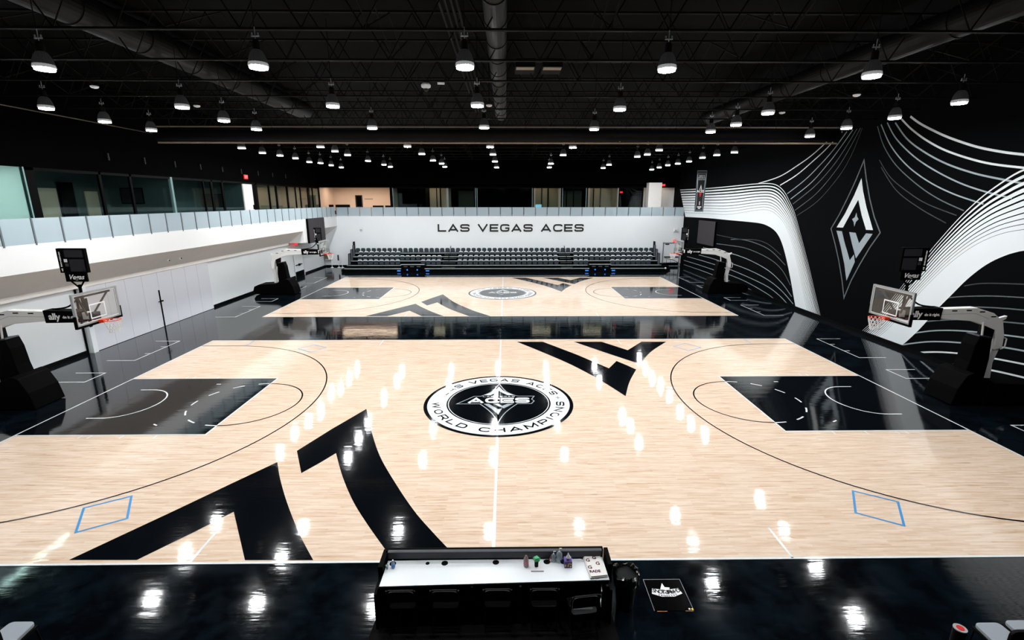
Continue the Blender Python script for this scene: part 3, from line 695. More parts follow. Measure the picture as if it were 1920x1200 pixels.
# ============================================================ GALLERY RAIL
RT = 6.34
t = thing('glass_railing', 'frosted glass railing with grey posts around the left and back gallery edge', 'railing', (0, 0, GF))
posts = []
yy = -13.4
ys = []
while yy < YB-.5: ys.append(yy); yy += 1.25
for y in ys:
    MB().box(FX-.03, FX+.02, y-.03, y+.03, -.08, RT-GF).build('post', M['rail_post'], t)
    MB().box(FX-.012, FX+.004, y+.05, y+1.20, -.02, RT-GF-.01).build('glass_panel', M['rail_glass'], t)
xs = [FX+.02+1.245*i for i in range(30)]
for x in xs:
    MB().box(x-.025, x+.025, YB-.03, YB+.02, -.05, .90).build('post', M['rail_post'], t)
    if x < XR-.6: MB().box(x+.05, min(x+1.2, XR-.05), YB-.005, YB+.008, .0, .88).build('glass_panel', M['rail_glass'], t)
# ============================================================ ROOMS BEHIND THE GALLERY
def wallbox(name, a, m, kind='structure'): return struct(MB().box(*a), name, m)
gl = [(-1.0, 5.2), (5.75, 9.05), (9.3, 11.1), (11.3, 14.35), (14.6, 17.6), (17.75, 18.5), (18.7, 19.8), (20.0, 22.6), (24.9, 26.8), (27.0, 28.1), (28.4, 30.3), (30.6, 32.2), (32.35, 33.3), (33.5, 35.1), (35.7, 36.4), (36.6, 38.1)]
n_ = 1
for a, b_ in gl:
    o = struct(MB().box(-19.92, -19.90, a, b_, GF, GT), f'window_{n_}', M['room_glass']); n_ += 1
mu = MB()
for y, w_ in ((5.45, .5), (9.18, .14), (11.2, .14), (17.68, .1), (18.6, .2), (19.9, .18), (24.65, .4), (26.9, .16), (28.25, .22), (30.45, .24), (32.28, .12), (33.4, .16), (35.4, .5), (36.5, .14), (38.3, .3)):
    mu.box(-19.97, -19.86, y-w_/2, y+w_/2, GF, GT)
mu.box(-19.97, -19.86, 5.2, 38.4, GT-.12, GT).box(-19.97, -19.86, 5.2, 38.4, GF, GF+.06)
struct(mu, 'trim_8', M['mullion'])
struct(MB().box(-19.99, -19.84, 14.38, 14.55, GF, GT).box(-19.99, -19.84, 5.2, 5.26, GF, GT), 'trim_9', M['mullion_teal'])
# room shells on the left
def room(y0, y1, xb, m, k):
    struct(MB().box(xb-.1, xb, y0, y1, GF, GT+.2), f'wall_room_{k}', m)
    struct(MB().box(xb, -19.99, y1-.04, y1+.04, GF, GT+.2), f'wall_partition_{k}', m)
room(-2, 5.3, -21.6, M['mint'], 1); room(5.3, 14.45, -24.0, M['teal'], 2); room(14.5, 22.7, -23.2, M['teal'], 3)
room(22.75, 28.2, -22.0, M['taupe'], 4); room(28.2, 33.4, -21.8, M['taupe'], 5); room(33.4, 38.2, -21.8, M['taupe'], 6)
struct(MB().box(-26, -19.97, -4, 44.4, GT+.2, GT+.35).box(-20.1, XR, 39, 44.4, GT+.2, GT+.35), 'ceiling_gallery', M['header'])
struct(MB().box(-25.99, -20.0, -4, -2, GF, GT+.2), 'wall_room_near', M['mint'])
def panel_light(x, y, z, sx, sy, m, lab, grp=None):
    o = MB().box(x-sx/2, x+sx/2, y-sy/2, y+sy/2, 8.55-.04 if z > GT else z-.04, 8.55 if z > GT else z).build('ceiling_light', M[m]); tag(o, lab, 'light panel', grp); return o
panel_light(-20.8, 2.6, GT+.16, .3, 3.2, 'cool_panel', 'bright light strip in the mint walled room at the left end of the gallery')
panel_light(-22.0, 9.9, GT+.1, .3, 5.2, 'faint_panel', 'light strip across the first teal room with the first screen')
panel_light(-21.5, 18.4, GT+.1, .3, 4.0, 'faint_panel', 'light strip in the teal room with the second screen')
panel_light(-21.0, 25.6, GT+.1, .3, 3.0, 'dim_panel', 'light strip in the taupe room right of the gallery door')
panel_light(-20.9, 30.8, GT+.1, .3, 3.0, 'dim_panel', 'light strip in the second taupe room along the left gallery')
panel_light(-20.9, 35.8, GT+.1, .3, 2.4, 'dim_panel', 'light strip in the last taupe room of the left gallery')
def tv(x0, x1, y, z0, z1, lab):
    t = thing('wall_screen', lab, 'screen', ((x0+x1)/2, y, z0))
    h = (x1-x0)/2; MB().box(-h, h, -.06, 0, 0, z1-z0).build('frame', M['mullion'], t)
    MB().box(-h+.05, h-.05, -.07, -.06, .05, z1-z0-.05).build('display', M['screen'], t)
tv(TV1[0], TV1[1], 14.40, TV1[2], TV1[3], 'large black wall screen seen through glass in the first teal room of the left gallery')
tv(TV2[0], TV2[1], 22.65, TV2[2], TV2[3], 'large black wall screen in the second teal room further along the gallery')
for i, (y0, y1, z1) in enumerate(((9.5, 11.2, 7.62), (13.0, 13.9, 7.5))):
    o = MB().box(-23.99, -23.93, y0, y1, GF+.2, z1).build('lit_wall_panel', M['beige']); tag(o, ['warm beige wall panel at the left end of the first teal room', 'narrow beige wall panel nearer the screen in the first teal room'][i], 'wall panel', 'beige wall panels')
o = MB().box(-23.95, -23.85, 11.3, 12.2, GF, GT-.4).build('dark_cupboard', M['mullion']); tag(o, 'tall dark cupboard against the back of the first teal room', 'cupboard')
# grey door in the left gallery
t = thing('gallery_door', 'pale grey door in the left gallery between the glazed rooms', 'door', (-19.9, 23.7, GF))
MB().box(-.05, 0, -.42, .42, 0, 2.82).build('door_leaf', M['wall_white'], t)
MB().box(-.06, .03, -1.0, -.5, 0, 2.82).build('door_frame', M['soffit'], t)
MB().box(0, .06, .25, .3, .9, 1.25).build('handle', M['mullion'], t)
struct(MB().box(-19.96, -19.88, 22.6, 24.6, 2.84+GF, GT).box(-19.96, -19.88, 24.15, 24.5, GF, GT), 'trim_10', M['mullion'])
# back rooms, Y = 39 and beyond
bgl = [(-12.05, -9.5), (-9.2, -6.25), (-6.0, -3.1), (-2.8, 3.15), (3.55, 6.1), (6.6, 9.1), (9.55, 12.5), (12.85, 15.3)]
for a, b_ in bgl:
    struct(MB().box(a, b_, 39.0, 39.02, GF, GT), f'window_{n_}', M['room_glass']); n_ += 1
struct(MB().box(-12.12, -12.06, 38.97, 39.05, GF, GT).box(-6.24, -6.18, 38.97, 39.05, GF, GT).box(-6.08, -6.02, 38.97, 39.05, GF, GT).box(-3.08, -3.02, 38.97, 39.05, GF, GT).box(-2.9, -2.84, 38.97, 39.05, GF, GT)
       .box(3.17, 3.23, 38.97, 39.05, GF, GT).box(3.45, 3.51, 38.97, 39.05, GF, GT).box(6.12, 6.18, 38.97, 39.05, GF, GT).box(6.5, 6.56, 38.97, 39.05, GF, GT).box(9.12, 9.18, 38.97, 39.05, GF, GT).box(9.46, 9.52, 38.97, 39.05, GF, GT).box(12.6, 12.66, 38.97, 39.05, GF, GT), 'trim_11', M['mullion_teal'])
struct(MB().box(-12.42, -12.14, 38.95, 39.1, GF, GT).box(-12.1, 15.4, 38.97, 39.07, GT-.06, GT).box(15.32, 15.45, 38.95, 39.1, GF, GT), 'trim_12', M['mullion'])
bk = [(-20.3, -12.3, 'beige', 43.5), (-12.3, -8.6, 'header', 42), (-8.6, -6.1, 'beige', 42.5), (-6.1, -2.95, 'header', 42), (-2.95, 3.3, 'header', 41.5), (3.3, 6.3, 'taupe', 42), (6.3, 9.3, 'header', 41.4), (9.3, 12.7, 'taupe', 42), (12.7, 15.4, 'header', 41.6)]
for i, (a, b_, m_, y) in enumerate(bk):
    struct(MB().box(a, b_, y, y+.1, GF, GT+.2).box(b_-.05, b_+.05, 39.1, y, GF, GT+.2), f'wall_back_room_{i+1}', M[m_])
struct(MB().box(-20.2, -20.1, 39.1, 43.5, GF, GT+.2), 'wall_lobby', M['beige'])
# inner door frames seen through the glass
struct(MB().box(-7.75, -7.65, 41.9, 42, GF, GT).box(-7.35, -7.2, 41.9, 42, GF, GT).box(4.4, 4.5, 41.8, 41.9, GF, GT).box(5.1, 5.25, 41.8, 41.9, GF, GT).box(7.2, 7.3, 41.2, 41.3, GF, GT).box(8.0, 8.1, 41.2, 41.3, GF, GT).box(10.4, 10.5, 41.8, 41.9, GF, GT).box(11.2, 11.3, 41.8, 41.9, GF, GT), 'trim_13', M['mullion'])
struct(MB().box(-5.2, -3.4, 41.85, 41.95, GF, GT-.3).box(6.9, 9.0, 41.3, 41.39, GF, GT-.3), 'trim_14', mat('dim_wall', srgb(58, 56, 50), .8))
panel_light(-16.2, 41.0, GT+.16, 6.5, 1.2, 'warm_panel', 'wide warm light panel over the beige lobby behind the back railing')
panel_light(-8.0, 41.5, GT+.16, 1.6, .5, 'warm_panel', 'warm light panel in the room behind the second glass bay of the back gallery')
panel_light(4.5, 41.2, GT+.01, 2.4, .35, 'warm_panel', 'warm light strip in the glass room right of the wide dark bay')
panel_light(10.6, 41.2, GT+.01, 2.6, .35, 'warm_panel', 'warm light strip in the glass room second from the exit')
panel_light(17.6, 39.6, GT+.16, 2.0, .4, 'warm_panel', 'warm light panel above the white wall at the right end of the back gallery')
struct(MB().box(15.45, XR, 40.6, 40.75, GF, GT+.2), 'wall_back_gallery_end', M['wall_white'])
struct(MB().box(15.75, 17.15, 38.0, 39.0, GF, 8.85), 'wall_pillar', M['soffit'])
# lobby things
for i, (x, w_, h) in enumerate(((-19.5, .5, 6.55), (-18.2, 1.6, 6.55), (-14.2, 1.2, 6.45), (-12.9, 1.0, 6.45))):
    t = thing('lobby_sofa', ['dark low sofa at the left end of the warm lobby', 'long dark sofa left of the lobby poster', 'dark sofa right of the lobby poster', 'dark sofa at the right end of the warm lobby'][i], 'sofa', (x, 40.2, GF-.02), group='dark lobby seating')
    MB().box(-w_/2, w_/2, -.1, .35, 0.08, .5).build('seat', M['rubber'], t, bevel=.03)
    MB().box(-w_/2, w_/2, .35, .55, 0.08, h-GF).build('backrest', M['rubber'], t, bevel=.03)
t = thing('lobby_poster', 'tall dark poster on the beige lobby wall', 'poster', (-17.15, 43.48, 6.2))
MB().box(-.42, .42, -.03, .0, 0, 1.4).build('poster_sheet', M['board_grey'], t); MB().box(-.3, .3, -.04, -.03, .1, 1.3).build('picture', M['mullion'], t)
o = MB().box(-16.5, -15.5, 43.46, 43.49, 7.1, 7.2).build('wall_caption', M['taupe']); tag(o, 'faint line of small marks on the beige lobby wall beside the poster', 'wall marks')
t = thing('light_box', 'small pale blue monitor glowing low in the glass room', 'monitor', (3.95, 39.9, GF))
MB().box(-.35, .35, 0, .05, .7, 1.15).build('display', mat('monitor', srgb(140, 200, 225), .4, emit=.8), t); MB().box(-.05, .05, .05, .1, 0, .7).build('stand', M['mullion'], t)

def exit_sign(x, y, z, axis, lab, sc=1):
    t = thing('exit_sign', lab, 'exit sign', (x, y, z))
    fm = face(0, -.035, 0, (1, 0, 0), (0, 0, 1)) if axis == 'y' else face(.035, 0, 0, (0, 1, 0), (0, 0, 1))
    if axis == 'y': MB().box(-.2*sc, .2*sc, -.03, .03, -.13*sc, .13*sc).build('housing', M['red_led'], t)
    else: MB().box(-.03, .03, -.2*sc, .2*sc, -.13*sc, .13*sc).build('housing', M['red_led'], t)
    font_mesh('lettering', 'EXIT', .2*sc, fm, M['white_print'], t)
exit_sign(-19.82, 23.2, 8.75, 'x', 'red lit exit sign high above the left gallery door', 1.2)
exit_sign(17.6, 38.97, 8.62, 'y', 'red lit exit sign beside the white pillar on the back gallery', .9)
exit_sign(13.6, 41.57, 7.9, 'y', 'red lit sign standing in for an exit sign reflected in glass left of the pillar', .8)  # modelled sign in place of an exit sign's reflection in the glass
exit_sign(18.62, YB-.04, 2.72, 'y', 'red lit exit sign over the white door in the back wall', 1)
exit_sign(-19.14, 29.4, 3.12, 'x', 'red lit exit sign under the soffit on the left wall', 1.2)

# ============================================================ LOWER WALLS
t = thing('folding_partition', 'pale grey folding partition doors along the left wall under the soffit', 'partition', (-19.3, 6.2, 0))
for i in range(8):
    y = .02+i*1.19
    MB().box(0, .1, y, y+1.175, .02, 3.08).build('leaf', M['panel'], t)
MB().box(.10, .13, 4.66, 4.74, 0, 2.1).build('edge_bar', M['mullion'], t)
MB().box(.13, .22, 4.60, 4.80, 1.45, 1.52).cyl((.18, 4.45, 1.48), (.18, 4.7, 1.48), .02).build('handle', M['mullion'], t)
struct(MB().box(-19.38, -19.34, 5.82, 5.90, 0, 3.1), 'trim_15', M['mullion'])
struct(MB().box(-19.38, -19.12, 5.92, 6.18, 0, 3.1), 'trim_16', M['wall_white'])
o = MB().box(-19.12, -19.09, 5.95, 6.1, 1.25, 2.6).build('wall_plate', M['mullion']); tag(o, 'black plate on the white jamb left of the folding partition', 'wall plate')
for i, y in enumerate((11.04, 12.06)):
    t = thing('wall_camera', ['small white camera on the left soffit, nearer the camera', 'small white camera on the left soffit, further one of the pair'][i], 'camera', (-18.55, y, 3.75), group='soffit cameras')
    MB().cyl((.0, 0, 0), (.12, 0, .0), .06).build('body', M['white'], t); MB().cyl((.12, 0, 0), (.15, 0, 0), .035).build('lens', M['mullion'], t)
# left wall door at the far end
t = thing('service_door', 'white service door with black push bar at the far end of the left wall', 'door', (-19.36, 30.0, 0))
MB().box(0, .06, -.95, .95, 0.02, 2.5).build('door_leaf', M['wall_white'], t)
MB().box(.06, .12, -.8, .6, 1.06, 1.14).box(.06, .16, -.2, .1, 1.0, 1.2).build('push_bar', M['mullion'], t)
MB().box(.06, .09, -.95, .95, .02, .5).build('kick_plate', M['mullion'], t)
MB().box(.0, .07, 1.0, 1.2, 0, 2.6).build('frame', M['panel'], t)
# big dark boards
t = thing('wall_board', 'large flat dark grey board hung on the left gallery edge by the far court', 'board', (FX+.02, 30.75, 3.18))
MB().box(0, .16, -2.0, 2.0, 0, 2.2).build('board_face', M['board_grey'], t); MB().box(.0, .17, -2.08, -2.0, 0, 2.2).build('edge', M['mullion'], t)
t = thing('wall_board', 'large flat dark board on the black right wall by the far court', 'board', (XR-.15, 30.35, 2.9))
MB().box(0, .14, -1.95, 1.95, 0, 2.2).build('board_face', M['board_grey'], t); MB().box(-.01, .14, -2.0, -1.95, 0, 2.2).build('edge', M['mullion'], t)
# back wall fittings
def fitting(x, z, s, lab):
    t = thing('wall_sensor', lab, 'sensor', (x, YB-.02, z)); MB().box(-s, s, -.12, 0, -s, s).build('housing', M['white'], t, bevel=.02)
    MB().cyl((0, -.12, -.3*s), (0, -.16, -.3*s), s*.5).build('lens', M['mural_grey'], t)
fitting(-15.2, 4.0, .13, 'small white sensor on the white back wall above the left end of the seating')
fitting(18.6, 3.9, .2, 'white wall sensor on the back wall near its right corner')
t = thing('back_door', 'white door with black panic bar at the right end of the back wall', 'door', (18.2, YB-.04, 0))
MB().box(-.75, .95, -.02, .03, 0.02, 2.45).build('door_leaf', M['wall_white'], t)
MB().box(-.85, -.75, -.05, .03, 0, 2.55).box(.95, 1.05, -.05, .03, 0, 2.55).box(-.85, 1.05, -.05, .03, 2.45, 2.55).build('frame', M['alu'], t)
MB().box(-.65, .9, -.1, -.02, .95, 1.05).build('push_bar', M['mullion'], t)
MB().box(-.7, .95, -.03, -.02, .05, .38).build('kick_plate', M['mullion'], t)
MB().box(-.6, -.2, -.08, -.02, 2.32, 2.42).build('door_closer', M['mullion'], t)
t = thing('drinking_fountain', 'steel drinking fountain on the white wall in the left corner', 'fountain', (-18.9, YB-.01, .75))
MB().box(-.35, .35, -.3, 0, 0, .75).build('cabinet', mat('fountain_brown', srgb(110, 96, 86), .4, .5), t, bevel=.02); MB().box(-.35, .35, -.36, -.02, .0, .1).build('basin', M['alu'], t)
for i, (x, h) in enumerate(((-18.35, .98), (-17.62, 1.38), (-17.25, 1.02))):
    t = thing('stand_post', ['white post stand nearest the left corner', 'tall white post stand with a dark sleeve', 'white post stand beside the end of the seating'][i], 'post stand', (x, 36.0, 0), group='post stands in the left corner')
    MB().lathe([(.165, 0), (.165, .02), (.04, .06)], n=18).build('foot', M['white'], t); MB().cyl((0, 0, .06), (0, 0, h), .025).build('pole', M['white'], t)
    if i == 1: MB().box(-.07, .07, -.05, .05, .75, 1.35).build('sleeve', M['board_grey'], t)

# ============================================================ CHAMPIONSHIP BANNER
t = thing('banner', 'tall narrow black banner with a white border hanging over the far right corner', 'banner', (18.25, 30.0, 5.95))
MB().box(-.43, .43, -.01, .01, 0, 3.7).build('cloth', M['black_print'], t)
m = MB().ribbon([(-.41, .06), (-.29, .7), (-.31, 2.0), (-.38, 2.9), (-.38, 3.4)], [.06, .05, .05, .12, .05], lambda x, z: (x, -.016, z))
m.ribbon([(.41, .06), (.29, .7), (.31, 2.0), (.38, 2.9), (.38, 3.4)], [.06, .05, .05, .12, .05], lambda x, z: (x, -.016, z))
m.ribbon([(-.43, .03), (.43, .03)], .06, lambda x, z: (x, -.016, z)).ribbon([(-.38, .16), (.38, .16)], .03, lambda x, z: (x, -.016, z)).ribbon([(-.4, 3.45), (.4, 3.45)], .03, lambda x, z: (x, -.016, z)).ribbon([(-.43, 3.66), (.43, 3.66)], .04, lambda x, z: (x, -.016, z)).ribbon([(-.43, 0), (-.43, 3.7)], .02, lambda x, z: (x, -.016, z)).ribbon([(.43, 0), (.43, 3.7)], .02, lambda x, z: (x, -.016, z))
m.build('border', M['mural_grey'], t)
F0 = lambda z: face(0, -.02, z, (1, 0, 0), (0, 0, 1))
font_mesh('lettering', '2022', .28, F0(3.2), M['white_print'], t); font_mesh('lettering', 'WORLD', .17, F0(3.03), M['white_print'], t); font_mesh('lettering', 'CHAMPIONS', .12, F0(2.88), M['white_print'], t)
font_mesh('lettering', 'ACES', .3, F0(1.85), M['white_print'], t, bold=.012)
MB().poly([(0, 2.45), (.12, 2.0), (.05, 2.0), (0, 2.25), (-.05, 2.0), (-.12, 2.0)], lambda x, z: (x, -.018, z)).build('emblem', M['white_print'], t)
MB().poly([(-.12, 1.7), (.12, 1.7), (0, 1.3)], lambda x, z: (x, -.018, z)).build('emblem_lower', M['red'], t)
MB().box(-.03, .03, -.02, -.015, .62, .95).box(-.2, .2, -.02, -.015, .4, .5).box(-.1, .1, -.02, -.015, .28, .36).build('footer_mark', M['white_print'], t)
MB().box(-.45, .45, -.02, .02, 3.7, 3.73).cyl((-.4, 0, 3.73), (-.4, 0, 5.1), .008, n=5).cyl((.4, 0, 3.73), (.4, 0, 5.1), .008, n=5).build('hanging_bar', M['steel_black'], t)

# ============================================================ TELESCOPIC SEATING
Y0 = 32.3
t = thing('telescopic_bleacher', 'long black telescopic bleacher with pale deck edges below the back wall', 'bleacher', (0, Y0, 0))
XA, XB = -15.85, 16.15
notch = [(-10.2, -7.86), (8.64, 10.79)]
tiers = [(0, .38), (.9, .60), (1.7, .95), (2.5, 1.30), (3.3, 1.60)]
def spans(cut): 
    out = []; x = XA
    for a, b_ in cut: out.append((x, a)); x = b_
    out.append((x, XB)); return out
for i, (y, z) in enumerate(tiers):
    y2 = tiers[i+1][0] if i < 4 else 4.35
    m = MB(); ns = MB()
    for a, b_ in (spans(notch) if i < 1 else [(XA, XB)]):
        m.box(a, b_, y+.03, y2+.02 if i < 4 else y2, z-.06, z).box(a, b_, y+.05, y+.09, max(0.02, z-.5 if i else .02), z-.06)
        ns.box(a, b_, y, y+.05, z-.05, z+.005)
    m.build('deck', M['bleach'], t); ns.build('deck_edge', M['nosing'], t)
MB().box(XA+.1, XB-.1, 1.0, 4.3, .02, .5).build('understructure', M['bleach'], t)
MB().box(XA-.35, XB+.25, .12, .9, .02, .30).build('skirt', M['bleach'], t)
for k, (a, b_) in enumerate(notch):
    MB().box(a, b_, .06, .98, 0.02, .76).build('raised_platform', M['bleach'], t)
    MB().box(a-.03, b_+.03, .02, .07, .74, .80).build('platform_edge', M['nosing'], t)
    for dx in (.45, 1.1, 1.75): MB().box(a+dx-.18, a+dx+.18, .04, .06, .53, .60).build('vent_slot', M['mesh'], t)
    m = MB()
    for dx in (.6, 1.6): m.box(a+dx-.06, a+dx+.06, .03, .06, .18, .30)
    m.build('control_light', M['blue_led'], t)
    for xx in (a-.4, b_+.12): MB().box(xx, xx+.33, .0, .05, .10, .20).build('glow_strip', M['blue_led'], t)
aisles = [(-6.31, -4.78), (5.77, 7.14)]
for a, b_ in aisles:
    c = (a+b_)/2
    for i, (y, z) in enumerate(tiers[1:]):
        MB().box(a+.1, b_-.1, y-.35, y+.03, z-.22, z-.17).build('aisle_step', M['bleach'], t); MB().box(a+.1, b_-.1, y-.36, y-.33, z-.20, z-.16).build('step_edge', M['mesh'], t)
    MB().tube([(c, .95, .6), (c, .95, 1.35), (c, 1.6, 1.65), (c, 1.6, .95)], .022).tube([(c, 2.5, 1.3), (c, 2.5, 2.05), (c, 3.3, 2.35), (c, 3.3, 1.6)], .022).build('aisle_handrail', M['bleach'], t)
for s, X in ((-1, XA), (1, XB)):
    for i, (y, z) in enumerate(tiers[1:]):
        xx = X-.18*s*(1 if i < 3 else 0)
        pr = MB().prism([(y-.05, z+.02), (y+.72, z+.02), (y+.72, z+1.12), (y+.18, z+1.12)], lambda p, q, d: (xx+d*s*.03, p, q), 1)
        pr.build('guard_panel', M['mesh'] if i < 3 else M['bleach'], t)
        MB().tube([(xx, y-.05, z), (xx, y+.18, z+1.14), (xx, y+.74, z+1.14), (xx, y+.74, z)], .03).build('guard_frame', M['bleach'], t)
# side stair with rail at the right end
m = MB()
for i in range(3): m.box(XB+.3, XB+1.1, 1.3+i*.5, 1.8+i*.5, 0.02, .2+.18*i)
m.build('side_stair', M['bleach'], t)
m = MB().tube([(XB+.4, 1.2, 1.25), (XB+1.3, 1.2, 1.05), (XB+2.6, 1.2, .35)], .025)
for q in range(5): m.cyl((XB+.6+q*.42, 1.2, .05), (XB+.6+q*.42, 1.2, 1.2-q*.17), .015)
m.build('side_rail', M['bleach'], t)
m = MB().cyl((XB+.12, .02, .36), (XB+.2, -.05, .40), .09); m.build('corner_cap', M['white'], t)

def make_seat():
    o = MB().prism([(-.23, 0), (.23, 0), (.235, .26), (.20, .40), (.12, .45), (-.12, .45), (-.20, .40), (-.235, .26)], lambda x, z, d: (x, .30-.05*z+d, z+.02), .07).build('stadium_seat', M['seat'])
    MB().prism([(-.19, 0), (.19, 0), (.20, .2), (.14, .33), (-.14, .33), (-.20, .2)], lambda x, z, d: (x, .17-.05*z+d, z+.03), .10).build('seat_pan', M['seat'], o)
    MB().prism([(-.22, .36), (-.19, .44), (-.12, .485), (.12, .485), (.19, .44), (.22, .36), (.17, .385), (.11, .40), (-.11, .40), (-.17, .385)], lambda x, z, d: (x, .255-.05*z+d, z+.025), .14).build('seat_top_band', M['seat_top_band'], o)  # pale band along the top edge of the seat
    return o
seat0 = make_seat(); ST = tree_of(seat0); first = True
ST4 = {k: [c for c in v if not c.name.startswith('seat_top_band')] for k, v in ST.items()}
rows = [  # tier index, list of (x0, x1)
    (1, [(-14.9, -10.5), (-8.45, -6.35), (-4.74, 5.72), (7.2, 8.75), (10.95, 15.2)]),
    (2, [(-15.1, -6.35), (-4.74, 5.72), (7.25, 15.6)]),
    (3, [(-15.2, -10.75), (-4.74, 5.72), (7.35, 15.7)]),
    (4, [(-15.75, 16.15)])]
rn = ['bottom', 'second', 'third', 'top']
ns = 0
for r, (ti, sp) in enumerate(rows):
    y, z = tiers[ti]; k = 0
    for a, b_ in sp:
        n = int(round((b_-a)/.557)); p = (b_-a)/n if n else .557
        for i in range(n):
            o = seat0 if first else copy_tree(seat0, ST if r < 3 else ST4); first = False
            o.location = (a+p*(i+.5), Y0+y+.12, z); ns += 1
            tag(o, f'dark slate stadium seat, {ordinal(k)} from the left in the {rn[r]} row', 'stadium seat', f'seats of the {rn[r]} bleacher row'); k += 1
print('seats', ns)

# ============================================================ BASKETBALL HOOPS
def hoop(s, dy, where, big):
    """s = +1 on the right side, -1 on the left; profile drawn with x away from the court centre"""
    t = thing('basketball_hoop', where, 'basketball hoop', (17.0*s, dy, 0))
    X = lambda x: (x-17.0)*s
    def pr(pts, h, name, m, bev=0, parent=t):
        return MB().prism([(X(p[0]), p[1]) for p in pts], lambda x, z, d: (x, -h+2*h*d, z), 1).build(name, m, parent, bevel=bev)
    # base
    pr([(16.9, .05), (18.75, .05), (18.95, .3), (18.85, .62), (18.5, .78), (17.0, .85)], .62, 'base', M['vinyl'], .03)
    pr([(15.82, .03), (17.2, .03), (17.2, .86), (16.42, 1.2), (16.2, 1.12), (15.95, .62)], .58, 'base_pad', M['vinyl'], .03)
    wh = MB()
    for xx in (16.4, 18.3):
        for yy in (-.5, .5): wh.cyl((X(xx), yy-.03, .05), (X(xx), yy+.03, .05), .05)
    wh.build('caster', M['rubber'], t)
    mp = pr([(16.38, 1.1), (16.30, .9), (17.1, .85), (17.12, 1.6), (17.05, 2.35), (16.62, 2.42), (16.52, 2.1), (16.46, 1.5)], .27, 'mast_pad', M['vinyl'], .02)
    pr([(16.60, 2.425), (17.04, 2.36), (17.04, 2.40), (16.62, 2.465)], .24, 'pad_top', M['vinyl_grey'])
    pr([(16.85, 2.1), (17.2, 2.1), (17.22, 2.72), (16.88, 2.9)], .12, 'mast', M['rubber'])
    for yy in (-.16,):
        MB().cyl((X(16.78), yy, 2.4), (X(16.72), yy, 2.9), .03).build('strut', M['white_metal'], t)
    # arm
    arm = pr([(13.75, 3.32), (15.1, 3.37), (16.42, 3.41), (17.05, 3.22), (17.43, 2.92), (17.59, 2.41), (17.62, 1.98), (17.36, 1.90), (17.33, 2.3), (17.22, 2.62), (16.85, 2.77), (16.36, 2.94), (15.1, 3.04), (13.75, 3.10)], .14, 'arm', M['white_metal'], .015)
    m = MB()
    for x, z in ((15.65, 3.31), (16.15, 3.32), (16.62, 3.27), (17.05, 3.10)):
        for yy in (-.142, .142): m.box(min(X(x-.09), X(x+.09)), max(X(x-.09), X(x+.09)), yy-.003, yy+.003, z-.02, z+.02)
    m.build('slot', M['rubber'], arm)
    m = MB()
    for yy in (-.142, .142): m.ribbon([(X(15.2), 3.19), (X(16.4), 3.21), (X(16.9), 3.02)], .012, lambda x, z: (x, yy+(.001 if yy > 0 else -.001), z))
    m.build('seam', M['mural_grey'], arm)
    pr([(17.36, 1.95), (17.62, 1.95), (17.50, 1.4), (17.55, .82), (17.36, .82), (17.30, 1.4)], .05, 'rear_link', M['white_metal'], 0)
    MB().tube([(X(17.6), -.1, 2.35), (X(17.74), -.1, 2.3), (X(17.74), -.1, 1.98), (X(17.6), -.1, 1.92)], .02).tube([(X(17.36), .08, 1.9), (X(17.28), .08, 1.3), (X(17.35), .08, .8)], .018).build('cylinder_link', M['white_metal'], t)
    pr([(17.35, 3.02), (17.62, 3.10), (17.60, 3.0), (17.45, 2.9)], .05, 'rear_hook', M['white_metal'])
    # padded sleeve with lettering
    pad = pr([(13.95, 3.0), (15.18, 2.98), (15.2, 3.42), (13.95, 3.38)], .19, 'arm_pad', M['vinyl'], .02)
    for sy in (-1, 1):
        xd = (1, 0, 0) if sy < 0 else (-1, 0, 0)
        left_end = min(X(14.0), X(15.15)) if sy < 0 else max(X(14.0), X(15.15))
        f_ = face(left_end+xd[0]*.12, sy*.196, 3.20, xd, (0, 0, 1))
        font_mesh('lettering', 'ally', .30, f_, M['white_print'], pad, bold=.008, align='LEFT', spacing=.97)
        f_ = face(left_end+xd[0]*.58, sy*.196, 3.185, xd, (0, 0, 1))
        font_mesh('lettering', 'do it right.', .125, f_, M['white_print'], pad, bold=.005, align='LEFT')
    # backboard
    bx = X(13.52)
    bb = MB(); hz0, hz1 = 3.0, 4.07
    for (ya, yb_, za, zb_) in ((-.915, -.86, hz0, hz1), (.86, .915, hz0, hz1), (-.86, .86, hz1-.055, hz1), (-.86, .86, hz0, hz0+.055)):
        bb.box(bx-.035, bx+.035, ya, yb_, za, zb_)
    bd = bb.build('backboard', M['alu'], t)
    MB().box(bx-.008, bx+.008, -.86, .86, hz0+.055, hz1-.055).build('board_glass', M['board_glass'], bd)
    bf = bx-s*.012
    m = MB(); fn = lambda y, z: (bf, y, z)
    m.ribbon([(-.305, 3.17), (.305, 3.17), (.305, 3.62), (-.305, 3.62)], .04, fn, True)
    m.ribbon([(-.84, hz0+.075), (.84, hz0+.075), (.84, hz1-.075), (-.84, hz1-.075)], .022, fn, True)
    m.build('target_square', M['white'], bd)
    m = MB().box(bx-.045, bx+.045, -.95, .95, hz0-.06, hz0+.02)
    for sy in (-1, 1): m.box(bx-.045, bx+.045, *sorted((sy*.90, sy*.95)), hz0-.04, hz0+.36)
    m.build('edge_padding', M['vinyl'], bd, bevel=.015)
    m = MB()
    for sy in (-1, 1): m.cyl((X(13.8), sy*.1, 3.2), (X(13.58), sy*.62, 3.95), .03)
    m.box(*sorted((X(13.56), X(13.6))), -.7, .7, 3.9, 3.96).box(*sorted((X(13.56), X(13.98))), -.13, .13, 3.08, 3.32)
    m.build('board_bracket', M['board_grey'], bd)
    # rim and net
    rx = X(13.09)
